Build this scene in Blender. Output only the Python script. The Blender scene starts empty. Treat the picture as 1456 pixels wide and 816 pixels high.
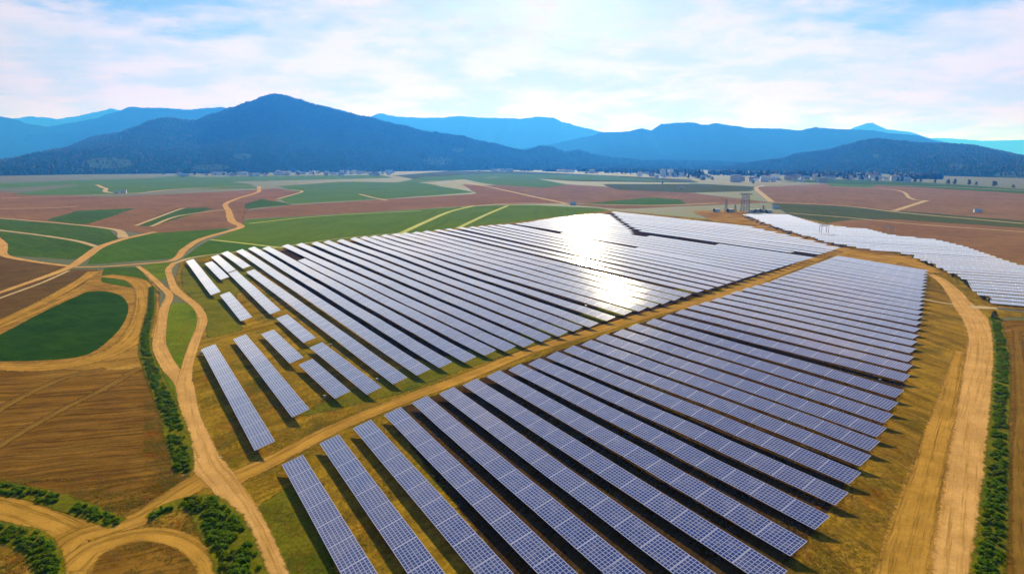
import bpy, bmesh, math, random
from mathutils import Vector, Matrix, noise
from mathutils.geometry import tessellate_polygon
R = math.radians
sc = bpy.context.scene
COL = sc.collection

# ------------------------------------------------------------------ camera, sky, sun, exposure
CAM_H, FPX, HZ = 60.0, 900.0, 228.0
PITCH = math.atan((408 - HZ) / FPX)
cam = bpy.data.cameras.new('camera')
cam.sensor_width = 36
cam.lens = FPX * 36 / 1456
cam.clip_start = 1
cam.clip_end = 200000
co = bpy.data.objects.new('camera', cam)
COL.objects.link(co)
co.location = (0, 0, CAM_H)
co.rotation_euler = (R(90) - PITCH, 0, 0)
sc.camera = co

SUN_EL, SUN_AZ = 22.0, 3.0          # azimuth measured to the right of straight ahead (+Y)
world = bpy.data.worlds.new('World')
sc.world = world
world.use_nodes = True
sun = bpy.data.lights.new('sun', 'SUN')
sun.energy = 5.0
sun.angle = R(0.5)
sun.color = (1.0, 0.93, 0.84)
so = bpy.data.objects.new('sun', sun)
COL.objects.link(so)
sd = Vector((math.sin(R(SUN_AZ)) * math.cos(R(SUN_EL)), math.cos(R(SUN_AZ)) * math.cos(R(SUN_EL)), math.sin(R(SUN_EL))))
so.rotation_euler = sd.to_track_quat('Z', 'Y').to_euler()
so.location = (0, 0, 300)
sc.view_settings.view_transform = 'Standard'
sc.view_settings.look = 'None'
sc.view_settings.gamma = 1
sc.view_settings.use_curve_mapping = False
sc.view_settings.exposure = 0.68
SKY_STRENGTH = 0.066
sc.cycles.transparent_max_bounces = 32
HAZE_DENSITY = 1.3e-4


# ------------------------------------------------------------------ node helper
class NT:
    def __init__(s, tree):
        s.t = tree
        s.n = tree.nodes
        s.n.clear()

    def node(s, typ, inp=None, **attrs):
        n = s.n.new(typ)
        for k, v in attrs.items():
            setattr(n, k, v)
        for k, v in (inp or {}).items():
            s.set(n.inputs[k], v)
        return n

    def set(s, sock, v):
        if isinstance(v, bpy.types.NodeSocket):
            s.t.links.new(v, sock)
        else:
            if isinstance(v, tuple) and len(v) == 3 and sock.type == 'RGBA':
                v = v + (1,)
            sock.default_value = v

    def m(s, op, a, b=0.0, c=None, clamp=False):
        n = s.node('ShaderNodeMath', {0: a, 1: b}, operation=op, use_clamp=clamp)
        if c is not None:
            s.set(n.inputs[2], c)
        return n.outputs[0]

    def vm(s, op, a, b):
        return s.node('ShaderNodeVectorMath', {0: a, 1: b}, operation=op).outputs[0]

    def mix(s, f, a, b, blend='MIX'):
        n = s.node('ShaderNodeMix', {0: f}, data_type='RGBA', blend_type=blend)
        s.set(n.inputs[6], a)
        s.set(n.inputs[7], b)
        return n.outputs[2]

    def noise(s, vec, scale, detail=4, rough=.55, dist=0.0):
        return s.node('ShaderNodeTexNoise', {'Vector': vec, 'Scale': scale, 'Detail': detail, 'Roughness': rough, 'Distortion': dist}).outputs['Fac']

    def ramp(s, f, a, b, lo=0.0, hi=1.0):
        n = s.node('ShaderNodeMapRange', {'Value': f, 'From Min': a, 'From Max': b, 'To Min': lo, 'To Max': hi}, clamp=True)
        n.interpolation_type = 'SMOOTHSTEP'
        return n.outputs[0]

    def mapping(s, vec, scale=(1, 1, 1), rot=0.0):
        return s.node('ShaderNodeMapping', {'Vector': vec, 'Scale': scale, 'Rotation': (0, 0, rot)}).outputs[0]


# world: Nishita sky with a broken layer of thin high cloud
w = NT(world.node_tree)
sky = w.node('ShaderNodeTexSky', sky_type='NISHITA', sun_disc=False, sun_elevation=R(SUN_EL), sun_rotation=R(SUN_AZ), air_density=1.0, dust_density=1.5, ozone_density=2.0)
tc = w.node('ShaderNodeTexCoord').outputs['Generated']
sep = w.node('ShaderNodeSeparateXYZ', {0: tc})
zz = w.m('MAXIMUM', w.m('ADD', sep.outputs[2], 0.16), 0.03)
px_ = w.m('DIVIDE', sep.outputs[0], zz)
py_ = w.m('DIVIDE', sep.outputs[1], zz)
pv = w.node('ShaderNodeCombineXYZ', {0: px_, 1: py_, 2: 0.0}).outputs[0]
n1 = w.noise(w.mapping(pv, (1.0, 1.15, 1), 0.25), 1.0, 7, .58, .25)
n2 = w.noise(pv, 5.5, 6, .62, .2)
cl = w.m('ADD', w.m('MULTIPLY', n1, .74), w.m('MULTIPLY', n2, .26))
cover = w.ramp(sep.outputs[2], .05, .23, .29, .008)
cmask = w.ramp(w.m('ADD', cl, cover), .455, .62)
skyc = sky.outputs[0]
toward = w.node('ShaderNodeVectorMath', {0: tc}, operation='DOT_PRODUCT')
w.set(toward.inputs[1], tuple(sd))
glow = w.ramp(toward.outputs['Value'], .55, .99)
lit = w.mix(glow, (6.5, 5.8, 6.4), (8.8, 7.3, 7.5))
dim = w.mix(glow, (4.4, 5.1, 6.2), (6.2, 6.2, 6.9))
shade = w.mix(w.ramp(w.noise(w.vm('ADD', pv, (5., 2., 0.)), 2.2, 6, .6, .1), .36, .60), dim, lit)
blue = w.mix(0.8, skyc, (1.3, 3.3, 6.4))
low = w.ramp(sep.outputs[2], .0, .16, 1.0, 0.0)
shade = w.mix(low, shade, w.mix(1.0, shade, (1.14, .71, .76), 'MULTIPLY'))
face = w.m('MULTIPLY', w.ramp(toward.outputs['Value'], -.15, .75, .4, 1.0), w.ramp(sep.outputs[2], .42, .80, 1.0, .3))
cmask = w.m('MULTIPLY', w.m('MULTIPLY', cmask, .95), face)
blue = w.mix(face, w.mix(.9, skyc, (.28, 1.0, 3.2)), blue)
final = w.mix(cmask, blue, shade)
bg = w.node('ShaderNodeBackground', {'Color': final, 'Strength': SKY_STRENGTH})
out = w.node('ShaderNodeOutputWorld', {'Surface': bg.outputs[0]})


# ------------------------------------------------------------------ geometry helpers
def G(x, y, z=0.0):
    """photo pixel -> point of the plane at height z"""
    a, b = (x - 728) / FPX, (408 - y) / FPX
    dx, dy, dz = a, math.cos(PITCH) + b * math.sin(PITCH), -math.sin(PITCH) + b * math.cos(PITCH)
    t = (z - CAM_H) / dz
    return Vector((dx * t, dy * t, z))


def at_dist(x, y, Y):
    """point seen in the direction of photo pixel (x, y), at forward distance Y"""
    a, b = (x - 728) / FPX, (408 - y) / FPX
    dx, dy, dz = a, math.cos(PITCH) + b * math.sin(PITCH), -math.sin(PITCH) + b * math.cos(PITCH)
    return Vector((dx / dy * Y, Y, CAM_H + dz / dy * Y))


def link(name, me, mat=None, parent=None):
    o = bpy.data.objects.new(name, me)
    COL.objects.link(o)
    if mat is not None and me is not None and not me.materials:
        me.materials.append(mat)
    if parent is not None:
        o.parent = parent
    return o


def tag(o, label=None, cat=None, group=None, kind=None):
    if label:
        n = len(label.split())
        assert 4 <= n <= 16, (n, label)
        o['label'] = label
    if cat:
        o['category'] = cat
    if group:
        o['group'] = group
    if kind:
        o['kind'] = kind
    return o


def empty(name, loc, rz=0.0):
    o = bpy.data.objects.new(name, None)
    o.location = loc
    o.rotation_euler = (0, 0, rz)
    o.empty_display_size = .5
    COL.objects.link(o)
    return o


def catmull(pts, n=8, closed=False):
    P = [Vector(p) for p in pts]
    out = []
    m = len(P)
    segs = m if closed else m - 1
    for i in range(segs):
        if closed:
            a, b, c, d = P[i - 1], P[i], P[(i + 1) % m], P[(i + 2) % m]
        else:
            a, b, c, d = P[max(i - 1, 0)], P[i], P[i + 1], P[min(i + 2, m - 1)]
        # centripetal-ish: limit tangents so that uneven spacing does not overshoot
        L = (c - b).length
        t1 = (c - a)
        t2 = (d - b)
        t1 = t1 * (L / max(t1.length, 1e-6)) * .9
        t2 = t2 * (L / max(t2.length, 1e-6)) * .9
        for k in range(n):
            t = k / n
            h1, h2 = 2 * t**3 - 3 * t**2 + 1, t**3 - 2 * t**2 + t
            h3, h4 = -2 * t**3 + 3 * t**2, t**3 - t**2
            out.append(h1 * b + h2 * t1 + h3 * c + h4 * t2)
    if not closed:
        out.append(P[-1])
    return out


class MB:
    def __init__(s):
        s.v, s.f = [], []

    def box(s, x0, x1, y0, y1, z0, z1, M=None):
        b = len(s.v)
        for x, y, z in ((x0, y0, z0), (x1, y0, z0), (x1, y1, z0), (x0, y1, z0), (x0, y0, z1), (x1, y0, z1), (x1, y1, z1), (x0, y1, z1)):
            p = Vector((x, y, z))
            s.v.append(tuple(M @ p) if M else tuple(p))
        for f in ((0, 3, 2, 1), (4, 5, 6, 7), (0, 1, 5, 4), (1, 2, 6, 5), (2, 3, 7, 6), (3, 0, 4, 7)):
            s.f.append(tuple(b + i for i in f))
        return s

    def bar(s, p, q, r=.1, n=4, r2=None):
        p, q = Vector(p), Vector(q)
        d = (q - p)
        if d.length < 1e-6:
            return s
        m = d.to_track_quat('Z', 'Y').to_matrix()
        b = len(s.v)
        r2 = r if r2 is None else r2
        for base, rr in ((p, r), (q, r2)):
            for k in range(n):
                a = 2 * math.pi * (k + .5) / n
                s.v.append(tuple(base + m @ Vector((math.cos(a) * rr, math.sin(a) * rr, 0))))
        for k in range(n):
            s.f.append((b + k, b + (k + 1) % n, b + n + (k + 1) % n, b + n + k))
        s.f.append(tuple(b + k for k in reversed(range(n))))
        s.f.append(tuple(b + n + k for k in range(n)))
        return s

    def mesh(s, name='mesh'):
        me = bpy.data.meshes.new(name)
        me.from_pydata(s.v, [], s.f)
        me.update()
        return me

    def build(s, name, mat, parent=None):
        return link(name, s.mesh(name), mat, parent)


def fattr(me, name, vals):
    a = me.attributes.new(name, 'FLOAT', 'POINT')
    a.data.foreach_set('value', vals)


SHEETS = []
ROADPTS = []


def next_z(pts, pad):
    """4 mm above whatever sheets laid earlier overlap this one"""
    x0, x1 = min(p.x for p in pts) - pad, max(p.x for p in pts) + pad
    y0, y1 = min(p.y for p in pts) - pad, max(p.y for p in pts) + pad
    lv = 1 + max([l for (a, b, c, d, l) in SHEETS if a < x1 and b > x0 and c < y1 and d > y0], default=0)
    SHEETS.append((x0, x1, y0, y1, lv))
    return .004 * lv


def ground_field(name, px, mat, feather=2.0, smooth=4, rough=.12, kind='structure', seed=1):
    """a sheet on the ground whose outline is feathered over `feather` metres"""
    pts = [G(x, y) for x, y in px]
    z = next_z(pts, feather + 1)
    if smooth < 0:
        pts = catmull(pts, -smooth, True)
    elif smooth:
        # rounded but straight-sided outline
        q = []
        m = len(pts)
        for i in range(m):
            a, b, c = pts[i - 1], pts[i], pts[(i + 1) % m]
            for t in (.12, .04):
                q.append(b.lerp(a, t))
            for t in (.04, .12):
                q.append(b.lerp(c, t))
            n = max(2, smooth)
            for k in range(1, n):
                t = .12 + .76 * k / n
                q.append(b.lerp(c, t))
        pts = q
    area = sum(pts[i - 1].x * pts[i].y - pts[i].x * pts[i - 1].y for i in range(len(pts)))
    if area < 0:
        pts.reverse()
    m = len(pts)
    jit = []
    for i, p in enumerate(pts):
        d = (pts[(i + 1) % m] - pts[i - 1])
        d.normalize()
        nrm = Vector((d.y, -d.x, 0))
        far = p.length * rough * .02
        p2 = p + nrm * (noise.noise(p * .02 + Vector((seed, 0, 0))) * far * 2)
        jit.append((p2, nrm))
    V = [(p.x, p.y, z) for p, _ in jit]
    V += [(p.x + n.x * feather, p.y + n.y * feather, z) for p, n in jit]
    F = [tuple(t) for t in tessellate_polygon([[Vector((v[0], v[1], 0)) for v in V[:m]]])]
    F = [f if (Vector(V[f[1]]) - Vector(V[f[0]])).cross(Vector(V[f[2]]) - Vector(V[f[0]])).z > 0 else f[::-1] for f in F]
    F += [(i, m + i, m + (i + 1) % m, (i + 1) % m) for i in range(m)]
    me = bpy.data.meshes.new(name)
    me.from_pydata(V, [], F)
    fattr(me, 'edge', [1.0] * m + [0.0] * m)
    o = link(name, me, mat)
    tag(o, kind=kind)
    return o


def road(name, px, width, mat, feather=.8, n=10, kind='structure'):
    """ribbon along a centre line; width in metres (number or list per point)"""
    ws = width if isinstance(width, (list, tuple)) else [width] * len(px)
    P = catmull([G(x, y) for x, y in px], n)
    z = next_z(P, max(ws) / 2 + feather)
    W = []
    for i in range(len(ws) - 1):
        W += [ws[i] + (ws[i + 1] - ws[i]) * k / n for k in range(n)]
    W.append(ws[-1])
    ROADPTS.extend((p.x, p.y, w_ / 2) for p, w_ in zip(P, W) if p.y < 320)
    cols = [-1, -.8, -.4, 0, .4, .8, 1]
    V, F, e, uv = [], [], [], []
    L = 0
    for i, p in enumerate(P):
        d = P[min(i + 1, len(P) - 1)] - P[max(i - 1, 0)]
        d.normalize()
        nrm = Vector((d.y, -d.x, 0))
        if i:
            L += (p - P[i - 1]).length
        hw = W[i] / 2 * (1 + .10 * noise.noise(p * .05))
        for c in cols:
            off = c * hw + (math.copysign(feather, c) if abs(c) == 1 else 0)
            V.append((p.x + nrm.x * off, p.y + nrm.y * off, z))
            e.append(0.0 if abs(c) == 1 else 1.0)
            uv.append((off, L))
    nc = len(cols)
    for i in range(len(P) - 1):
        for k in range(nc - 1):
            F.append((i * nc + k, i * nc + k + 1, (i + 1) * nc + k + 1, (i + 1) * nc + k))
    me = bpy.data.meshes.new(name)
    me.from_pydata(V, [], F)
    fattr(me, 'edge', e)
    ul = me.uv_layers.new(name='UVMap')
    for lp in me.loops:
        ul.data[lp.index].uv = uv[lp.vertex_index]
    o = link(name, me, mat)
    tag(o, kind=kind)
    return o


# ------------------------------------------------------------------ materials
def new_mat(name):
    m = bpy.data.materials.new(name)
    m.use_nodes = True
    return m, NT(m.node_tree)


def finish(t, color, rough=.9, bump=None, bstr=.3, bdist=.1, alpha=None, spec=.2, **extra):
    p = t.node('ShaderNodeBsdfPrincipled', {'Roughness': rough, 'Specular IOR Level': spec})
    t.set(p.inputs['Base Color'], color)
    for k, v in extra.items():
        t.set(p.inputs[k.replace('_', ' ')], v)
    if bump is not None:
        b = t.node('ShaderNodeBump', {'Height': bump, 'Strength': bstr, 'Distance': bdist})
        t.set(p.inputs['Normal'], b.outputs[0])
    s = p.outputs[0]
    if alpha is not None:
        tr = t.node('ShaderNodeBsdfTransparent')
        mx = t.node('ShaderNodeMixShader', {0: alpha})
        t.set(mx.inputs[1], tr.outputs[0])
        t.set(mx.inputs[2], s)
        s = mx.outputs[0]
    t.node('ShaderNodeOutputMaterial', {'Surface': s})


def edge_alpha(t, pos):
    e = t.node('ShaderNodeAttribute', attribute_name='edge').outputs['Fac']
    n = t.noise(pos, .55, 4, .7)
    return t.ramp(t.m('ADD', e, t.m('MULTIPLY', t.m('SUBTRACT', n, .5), 1.3)), .25, .75)


def field_mat(name, ca, cb, furrow=None, fscale=1.0, fstr=.35, patch=None, patch_amt=.5, tuft=.5, fdist=1.5, wave=.12):
    """soil or crop: two tones of mottling, optional furrows along an angle, optional patches of another colour"""
    m, t = new_mat(name)
    pos = t.node('ShaderNodeNewGeometry').outputs['Position']
    big = t.noise(pos, .012, 5, .6, .4)
    mid = t.noise(pos, .11, 5, .65)
    fine = t.noise(pos, 1.3, 4, .7)
    f = t.m('ADD', t.m('MULTIPLY', big, .5), t.m('MULTIPLY', mid, .5))
    c = t.mix(t.ramp(f, .34, .66), ca, cb)
    h = fine
    if patch is not None:
        pm = t.ramp(t.noise(t.vm('ADD', pos, (31., 17., 0.)), .045, 6, .7, .5), .5, .68)
        c = t.mix(t.m('MULTIPLY', pm, patch_amt), c, patch)
    if furrow is not None:
        v = t.mapping(pos, (1, 1, 1), furrow)
        wv = t.node('ShaderNodeTexWave', {'Vector': v, 'Scale': fscale, 'Distortion': fdist, 'Detail': 3.0, 'Detail Scale': .35, 'Detail Roughness': .6})
        wv.bands_direction = 'X'
        wob = t.vm('ADD', v, t.node('ShaderNodeCombineXYZ', {0: t.m('MULTIPLY', t.noise(pos, .03, 3, .5), 14.0), 1: 0.0, 2: 0.0}).outputs[0])
        st = t.noise(t.mapping(wob, (1, .035, 1)), .8 * fscale + .12, 7, .72)
        st2 = t.noise(t.mapping(wob, (1, .06, 1)), 1.4, 4, .7)
        wf = t.m('ADD', t.m('MULTIPLY', wv.outputs['Fac'], wave), t.m('MULTIPLY', t.m('ADD', t.m('MULTIPLY', st, .72), t.m('MULTIPLY', st2, .28)), 1.25 - wave))
        wf = t.m('SUBTRACT', wf, .125)
        k = t.ramp(wf, .36, .64, 1 - fstr, 1 + fstr * .55)
        cc = t.node('ShaderNodeCombineXYZ', {0: k, 1: k, 2: k}).outputs[0]
        c = t.mix(1.0, c, cc, 'MULTIPLY')
        h = t.m('ADD', t.m('MULTIPLY', fine, .5), wf)
    k = t.ramp(fine, .25, .75, 1 - tuft * .5, 1 + tuft * .4)
    cc = t.node('ShaderNodeCombineXYZ', {0: k, 1: k, 2: k}).outputs[0]
    c = t.mix(1.0, c, cc, 'MULTIPLY')
    finish(t, c, .95, bump=h, bstr=.5, bdist=.25, alpha=edge_alpha(t, pos), spec=0.0)
    return m


def road_mat(name, ca, cb, track=(.2, .13, .05), ntracks=1.0, amt=.5):
    m, t = new_mat(name)
    pos = t.node('ShaderNodeNewGeometry').outputs['Position']
    uv = t.node('ShaderNodeUVMap', uv_map='UVMap').outputs[0]
    mid = t.noise(pos, .12, 5, .65)
    streak = t.noise(t.mapping(uv, (1.0, .018, 1)), 1.1 * ntracks, 6, .7, .25)
    streak2 = t.noise(t.mapping(uv, (1.0, .05, 1)), 4.0, 4, .6)
    fine = t.noise(pos, 2.2, 4, .7)
    c = t.mix(t.ramp(mid, .3, .7), ca, cb)
    tr = t.ramp(t.m('ADD', t.m('MULTIPLY', streak, .7), t.m('MULTIPLY', streak2, .3)), .47, .62)
    c = t.mix(t.m('MULTIPLY', tr, amt), c, track)
    k = t.ramp(fine, .25, .75, .86, 1.1)
    c = t.mix(1.0, c, t.node('ShaderNodeCombineXYZ', {0: k, 1: k, 2: k}).outputs[0], 'MULTIPLY')
    e = t.node('ShaderNodeAttribute', attribute_name='edge').outputs['Fac']
    a = t.ramp(t.m('ADD', e, t.m('MULTIPLY', t.m('SUBTRACT', t.noise(pos, .7, 5, .75), .5), 1.4)), .2, .8)
    finish(t, c, .95, bump=t.m('ADD', fine, streak), bstr=.4, bdist=.15, alpha=a, spec=0.0)
    return m


def plain(name, col, rough=.6, metal=0.0, var=.15, spec=.4):
    m, t = new_mat(name)
    pos = t.node('ShaderNodeTexCoord').outputs['Object']
    n = t.noise(pos, 2.0, 4, .6)
    k = t.ramp(n, .3, .7, 1 - var, 1 + var)
    c = t.mix(1.0, col, t.node('ShaderNodeCombineXYZ', {0: k, 1: k, 2: k}).outputs[0], 'MULTIPLY')
    finish(t, c, rough, spec=spec, Metallic=metal)
    return m


def leaf_mat(name, ca, cb, cc, thin=True):
    m, t = new_mat(name)
    pos = t.node('ShaderNodeNewGeometry').outputs['Position']
    rnd = t.node('ShaderNodeNewGeometry').outputs['Random Per Island']
    c = t.mix(t.ramp(t.noise(pos, .35, 3, .6), .35, .65), ca, cb)
    c = t.mix(t.m('MULTIPLY', rnd, .55), c, cc)
    if thin:
        c = t.mix(t.ramp(t.noise(pos, .12, 4, .7), .45, .7, 0.0, .65), c, (ca[0] * 3.2, ca[1] * 1.1, ca[2] * 1.5))
    if thin:
        d = t.node('ShaderNodeBsdfDiffuse', {'Color': c})
        tl = t.node('ShaderNodeBsdfTranslucent', {'Color': c})
        mx = t.node('ShaderNodeMixShader', {0: .45})
        t.set(mx.inputs[1], d.outputs[0])
        t.set(mx.inputs[2], tl.outputs[0])
        t.node('ShaderNodeOutputMaterial', {'Surface': mx.outputs[0]})
    else:
        finish(t, c, .7, spec=.2)
    return m


M = {}
M['soil_pink'] = field_mat('reddish bare soil', (.20, .098, .036), (.29, .150, .058), R(-50), .25, .18, patch=(.20, .12, .05), patch_amt=.4)
M['soil_far'] = field_mat('far bare soil', (.21, .112, .046), (.28, .155, .066), R(20), .1, .15, patch=(.11, .10, .035), patch_amt=.6)
M['soil_dark'] = field_mat('dark turned soil', (.12, .062, .012), (.18, .10, .022), R(40), .35, .35, patch=(.08, .07, .015))
M['plowed'] = field_mat('ploughed brown field', (.15, .070, .008), (.25, .122, .014), R(76), .5, .5, patch=(.26, .14, .022), patch_amt=.55, fdist=3, wave=.0, tuft=.35)
M['straw'] = field_mat('golden stubble', (.26, .125, .016), (.50, .27, .045), R(60), .4, .4, patch=(.15, .075, .008), patch_amt=.6)
M['crop_dark'] = field_mat('dark green crop', (.018, .052, .002), (.038, .085, .004), R(-60), .6, .35, tuft=.3, wave=.3)
M['crop_teal'] = field_mat('green crop', (.050, .100, .005), (.080, .135, .010), R(-50), .3, .2, patch=(.09, .08, .02), patch_amt=.4)
M['crop_mid'] = field_mat('mid green crop', (.058, .115, .003), (.085, .150, .006), R(-50), .25, .2, tuft=.3)
M['crop_bright'] = field_mat('bright green crop', (.092, .150, .003), (.125, .180, .006), R(5), .12, .15, tuft=.3)
M['crop_far'] = field_mat('far green crop', (.085, .150, .018), (.115, .185, .025), R(5), .06, .12, tuft=.2)
M['crop_olive'] = field_mat('olive strip', (.07, .085, .018), (.10, .105, .022), R(10), .06, .12, tuft=.2)
M['grass_vivid'] = field_mat('lush grass', (.085, .135, .003), (.18, .21, .006), None, patch=(.035, .075, .002), patch_amt=.8, tuft=.9)
M['site'] = field_mat('dry grass of the solar field', (.19, .112, .007), (.37, .215, .014), R(32), .2, .35, patch=(.095, .098, .004), patch_amt=.8, tuft=.8, wave=0)
M['site_brown'] = field_mat('bare earth of the solar field', (.21, .115, .010), (.38, .21, .02), R(-12), .22, .45, patch=(.09, .075, .004), patch_amt=.6, tuft=.7, wave=0)
M['site_green'] = field_mat('greener grass', (.105, .105, .004), (.20, .165, .008), None, patch=(.055, .085, .003), patch_amt=.8, tuft=.8)
M['lane'] = field_mat('brown lane soil with row shade painted in', (.045, .024, .008), (.075, .038, .010), R(32), .3, .3, patch=(.10, .065, .008), patch_amt=.5)  # brown lane soil, its colour darkened to stand in for shade under the rows
M['dirt'] = road_mat('sandy dirt road', (.50, .265, .075), (.68, .37, .11), (.32, .16, .022), 1.0, .75)
M['dirt_soft'] = road_mat('soft dirt track', (.36, .185, .025), (.54, .28, .045), (.18, .095, .010), .8, .9)
M['faint'] = road_mat('faint wheel marks', (.19, .098, .014), (.27, .145, .022), (.11, .055, .008), 1.2, 1.0)
M['dirt_pale'] = road_mat('pale field track', (.46, .31, .14), (.58, .41, .20), (.30, .2, .08), 1.0, .3)
M['track_yellow'] = road_mat('yellowish grass track', (.46, .43, .10), (.56, .53, .14), (.3, .3, .06), 1.0, .3)

# ------------------------------------------------------------------ ground
m, t = new_mat('open ground')
pos = t.node('ShaderNodeNewGeometry').outputs['Position']
big = t.noise(t.mapping(pos, (1, 1.4, 1), .3), .0022, 4, .55, .6)
mid = t.noise(pos, .03, 6, .65)
c = t.mix(t.ramp(big, .42, .56), (.095, .085, .030), (.062, .10, .022))
c = t.mix(t.ramp(mid, .35, .7), c, (.10, .10, .03))
k = t.ramp(t.noise(pos, 1.1, 4, .7), .25, .75, .75, 1.2)
c = t.mix(1.0, c, t.node('ShaderNodeCombineXYZ', {0: k, 1: k, 2: k}).outputs[0], 'MULTIPLY')
finish(t, c, .95, bump=mid, bstr=.3, bdist=.5, spec=.1)
M['ground'] = m
m, t = new_mat('lake water')
pos = t.node('ShaderNodeNewGeometry').outputs['Position']
finish(t, (.10, .16, .20), .12, bump=t.noise(pos, .3, 3, .5), bstr=.1, bdist=.1, spec=.5)
M['water'] = m
b = MB()
b.v = [(-39000, -1500, 0), (39000, -1500, 0), (39000, 44000, 0), (-39000, 44000, 0)]
b.f = [(0, 1, 2, 3)]
tag(b.build('ground', M['ground']), kind='structure')

# far to near, each a little above the last
F = ground_field
F('field', [(-60, 290), (-60, 270), (150, 281), (372, 270), (392, 268), (430, 274), (395, 284), (350, 298), (340, 322), (225, 332), (160, 326), (-60, 306)], M['soil_pink'], 6)
F('field', [(125, 262), (260, 249), (352, 262), (366, 268), (250, 269), (170, 276), (60, 278), (20, 276)], M['crop_far'], 6)
F('field', [(350, 300), (415, 292), (543, 284), (680, 276), (660, 262), (740, 270), (812, 289), (700, 291), (446, 306), (350, 311)], M['soil_pink'], 5)
F('field', [(675, 264), (800, 262), (960, 272), (1095, 288), (1000, 292), (880, 297), (806, 290), (740, 272)], M['soil_far'], 6)
F('field', [(1076, 266), (1180, 262), (1300, 266), (1500, 276), (1500, 318), (1290, 303), (1098, 288)], M['soil_far'], 6)
F('field', [(1160, 316), (1276, 311), (1500, 328), (1500, 440), (1415, 400), (1300, 340), (1210, 326)], M['soil_pink'], 4)
F('field', [(394, 265), (488, 258.5), (598, 260), (675, 273.7), (543, 283), (416, 290), (397, 283), (430, 273.7)], M['crop_far'], 4)
F('field', [(653, 254), (750, 251.6), (806, 262.5), (772, 267), (700, 262.7)], M['crop_far'], 5)
F('field', [(560, 250), (640, 243), (740, 244), (980, 255), (990, 260), (820, 258), (700, 250), (600, 256)], M['crop_olive'], 8)
F('field', [(350, 290), (372, 283), (413, 291), (350, 297)], M['crop_teal'], 3)
F('field', [(66, 313.6), (112, 300), (193, 296), (120, 319)], M['crop_teal'], 3)
F('field', [(193, 320.5), (253, 297), (287, 295.7), (300, 297), (215, 321)], M['crop_teal'], 3)
F('field', [(984, 261), (1064, 265), (1044, 271), (987, 269.5)], M['crop_far'], 5)
F('field', [(1180, 257), (1245, 261), (1238, 267), (1182, 265)], M['crop_far'], 5)
F('field', [(824, 290.5), (926, 281), (965, 284), (972, 290), (900, 292)], M['crop_mid'], 4)
F('field', [(1097, 289), (1194, 293), (1500, 318), (1500, 327), (1276, 312), (1208, 312), (1166, 318), (1122, 304)], M['crop_olive'], 4)
F('field', [(-60, 306), (0, 311), (154, 325), (163, 341), (138, 349), (0, 327.6), (-60, 321)], M['crop_teal'], 2)
F('field', [(-60, 324), (0, 330), (110, 344), (130, 351), (107, 369), (8, 362), (-60, 356)], M['crop_teal'], 2)
F('field', [(143, 355), (176, 342), (220, 331.7), (325, 325), (289, 340), (245, 367.5), (124, 376)], M['crop_mid'], 2)
F('field', [(262, 366), (300, 341), (345, 323), (352, 312), (446, 307), (653, 294.5), (708, 292), (760, 292), (850, 296), (872, 300), (850, 330), (600, 348), (400, 372), (290, 376)], M['crop_bright'], 1.5)
F('field', [(262, 366), (300, 341), (345, 346), (400, 353), (330, 362)], M['crop_mid'], 1.5)
F('field', [(-60, 362), (8, 364), (98, 380), (-60, 432)], M['soil_dark'], 2)
F('field', [(-60, 438), (98, 384), (132, 384), (122, 408), (-60, 480)], M['soil_dark'], 2)
F('field', [(-60, 482), (0, 462), (122, 405), (150, 384), (200, 384), (226, 412), (215, 500), (232, 545), (262, 660), (240, 700), (180, 735), (120, 730), (0, 695), (-60, 690)], M['straw'], 2)
F('field', [(-40, 496), (0, 476.5), (121, 415.8), (149, 414), (174, 420), (183, 435), (172, 460), (149, 487.5), (116, 506), (60, 512), (0, 513), (-40, 512), (-60, 504)], M['crop_dark'], .8, -6)
F('field', [(154, 381), (193, 381), (218, 407), (228, 418), (207, 414), (149, 401)], M['crop_teal'], 1.5)
F('field', [(-60, 524), (0, 519), (120, 530), (196, 528), (226, 556), (246, 600), (254, 660), (236, 690), (176, 724), (120, 714), (0, 686), (-60, 676)], M['plowed'], 2, -5)
# the solar site
F('bare_earth_ground', [(-90, 676), (180, 735), (262, 690), (310, 700), (400, 900), (-90, 900)], M['site_brown'], 1)
F('dry_grass_ground', [(258, 372), (330, 360), (400, 354), (520, 338), (735, 316), (868, 299), (1010, 312), (1100, 303), (1180, 318), (1300, 338), (1400, 360), (1520, 395), (1520, 452), (1418, 450), (1425, 520), (1418, 640), (1400, 900), (300, 900), (262, 560), (290, 440), (250, 405)], M['site'], 1.5)
F('bare_earth_ground', [(1295, 400), (1352, 415), (1380, 460), (1360, 540), (1330, 660), (1300, 860), (1080, 860), (1180, 760), (1240, 660), (1290, 560), (1312, 450)], M['site_brown'], 2)
F('shade_toned_soil_lanes', [(560, 588), (700, 536), (830, 488), (960, 446), (1105, 401), (1196, 366), (1312, 388), (1304, 440), (1286, 520), (1266, 572), (1216, 655), (1158, 735), (1095, 816), (1050, 870), (800, 900)], M['lane'], 2.5, 3)  # bare soil sheet; shade of the row gaps is part of its colour
F('shade_toned_soil_lanes', [(380, 362), (430, 352), (520, 342), (720, 320), (870, 303), (1010, 318), (1190, 353), (1160, 366), (1080, 391), (960, 430), (850, 462), (700, 510), (640, 520), (560, 500), (470, 440)], M['lane'], 2.5, 3)  # same soil with painted gap shade, northern block
F('bare_earth_ground', [(985, 300), (1056, 300), (1100, 320), (1150, 338), (1200, 352), (1290, 362), (1330, 390), (1268, 376), (1190, 364), (1170, 350), (1120, 333), (1060, 320), (1012, 314)], M['straw'], 2)
F('lush_grass', [(246, 432), (262, 432), (279, 446), (281, 462), (272, 486), (262, 522), (252, 520), (238, 488), (240, 452)], M['grass_vivid'], .6, -6)
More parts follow.
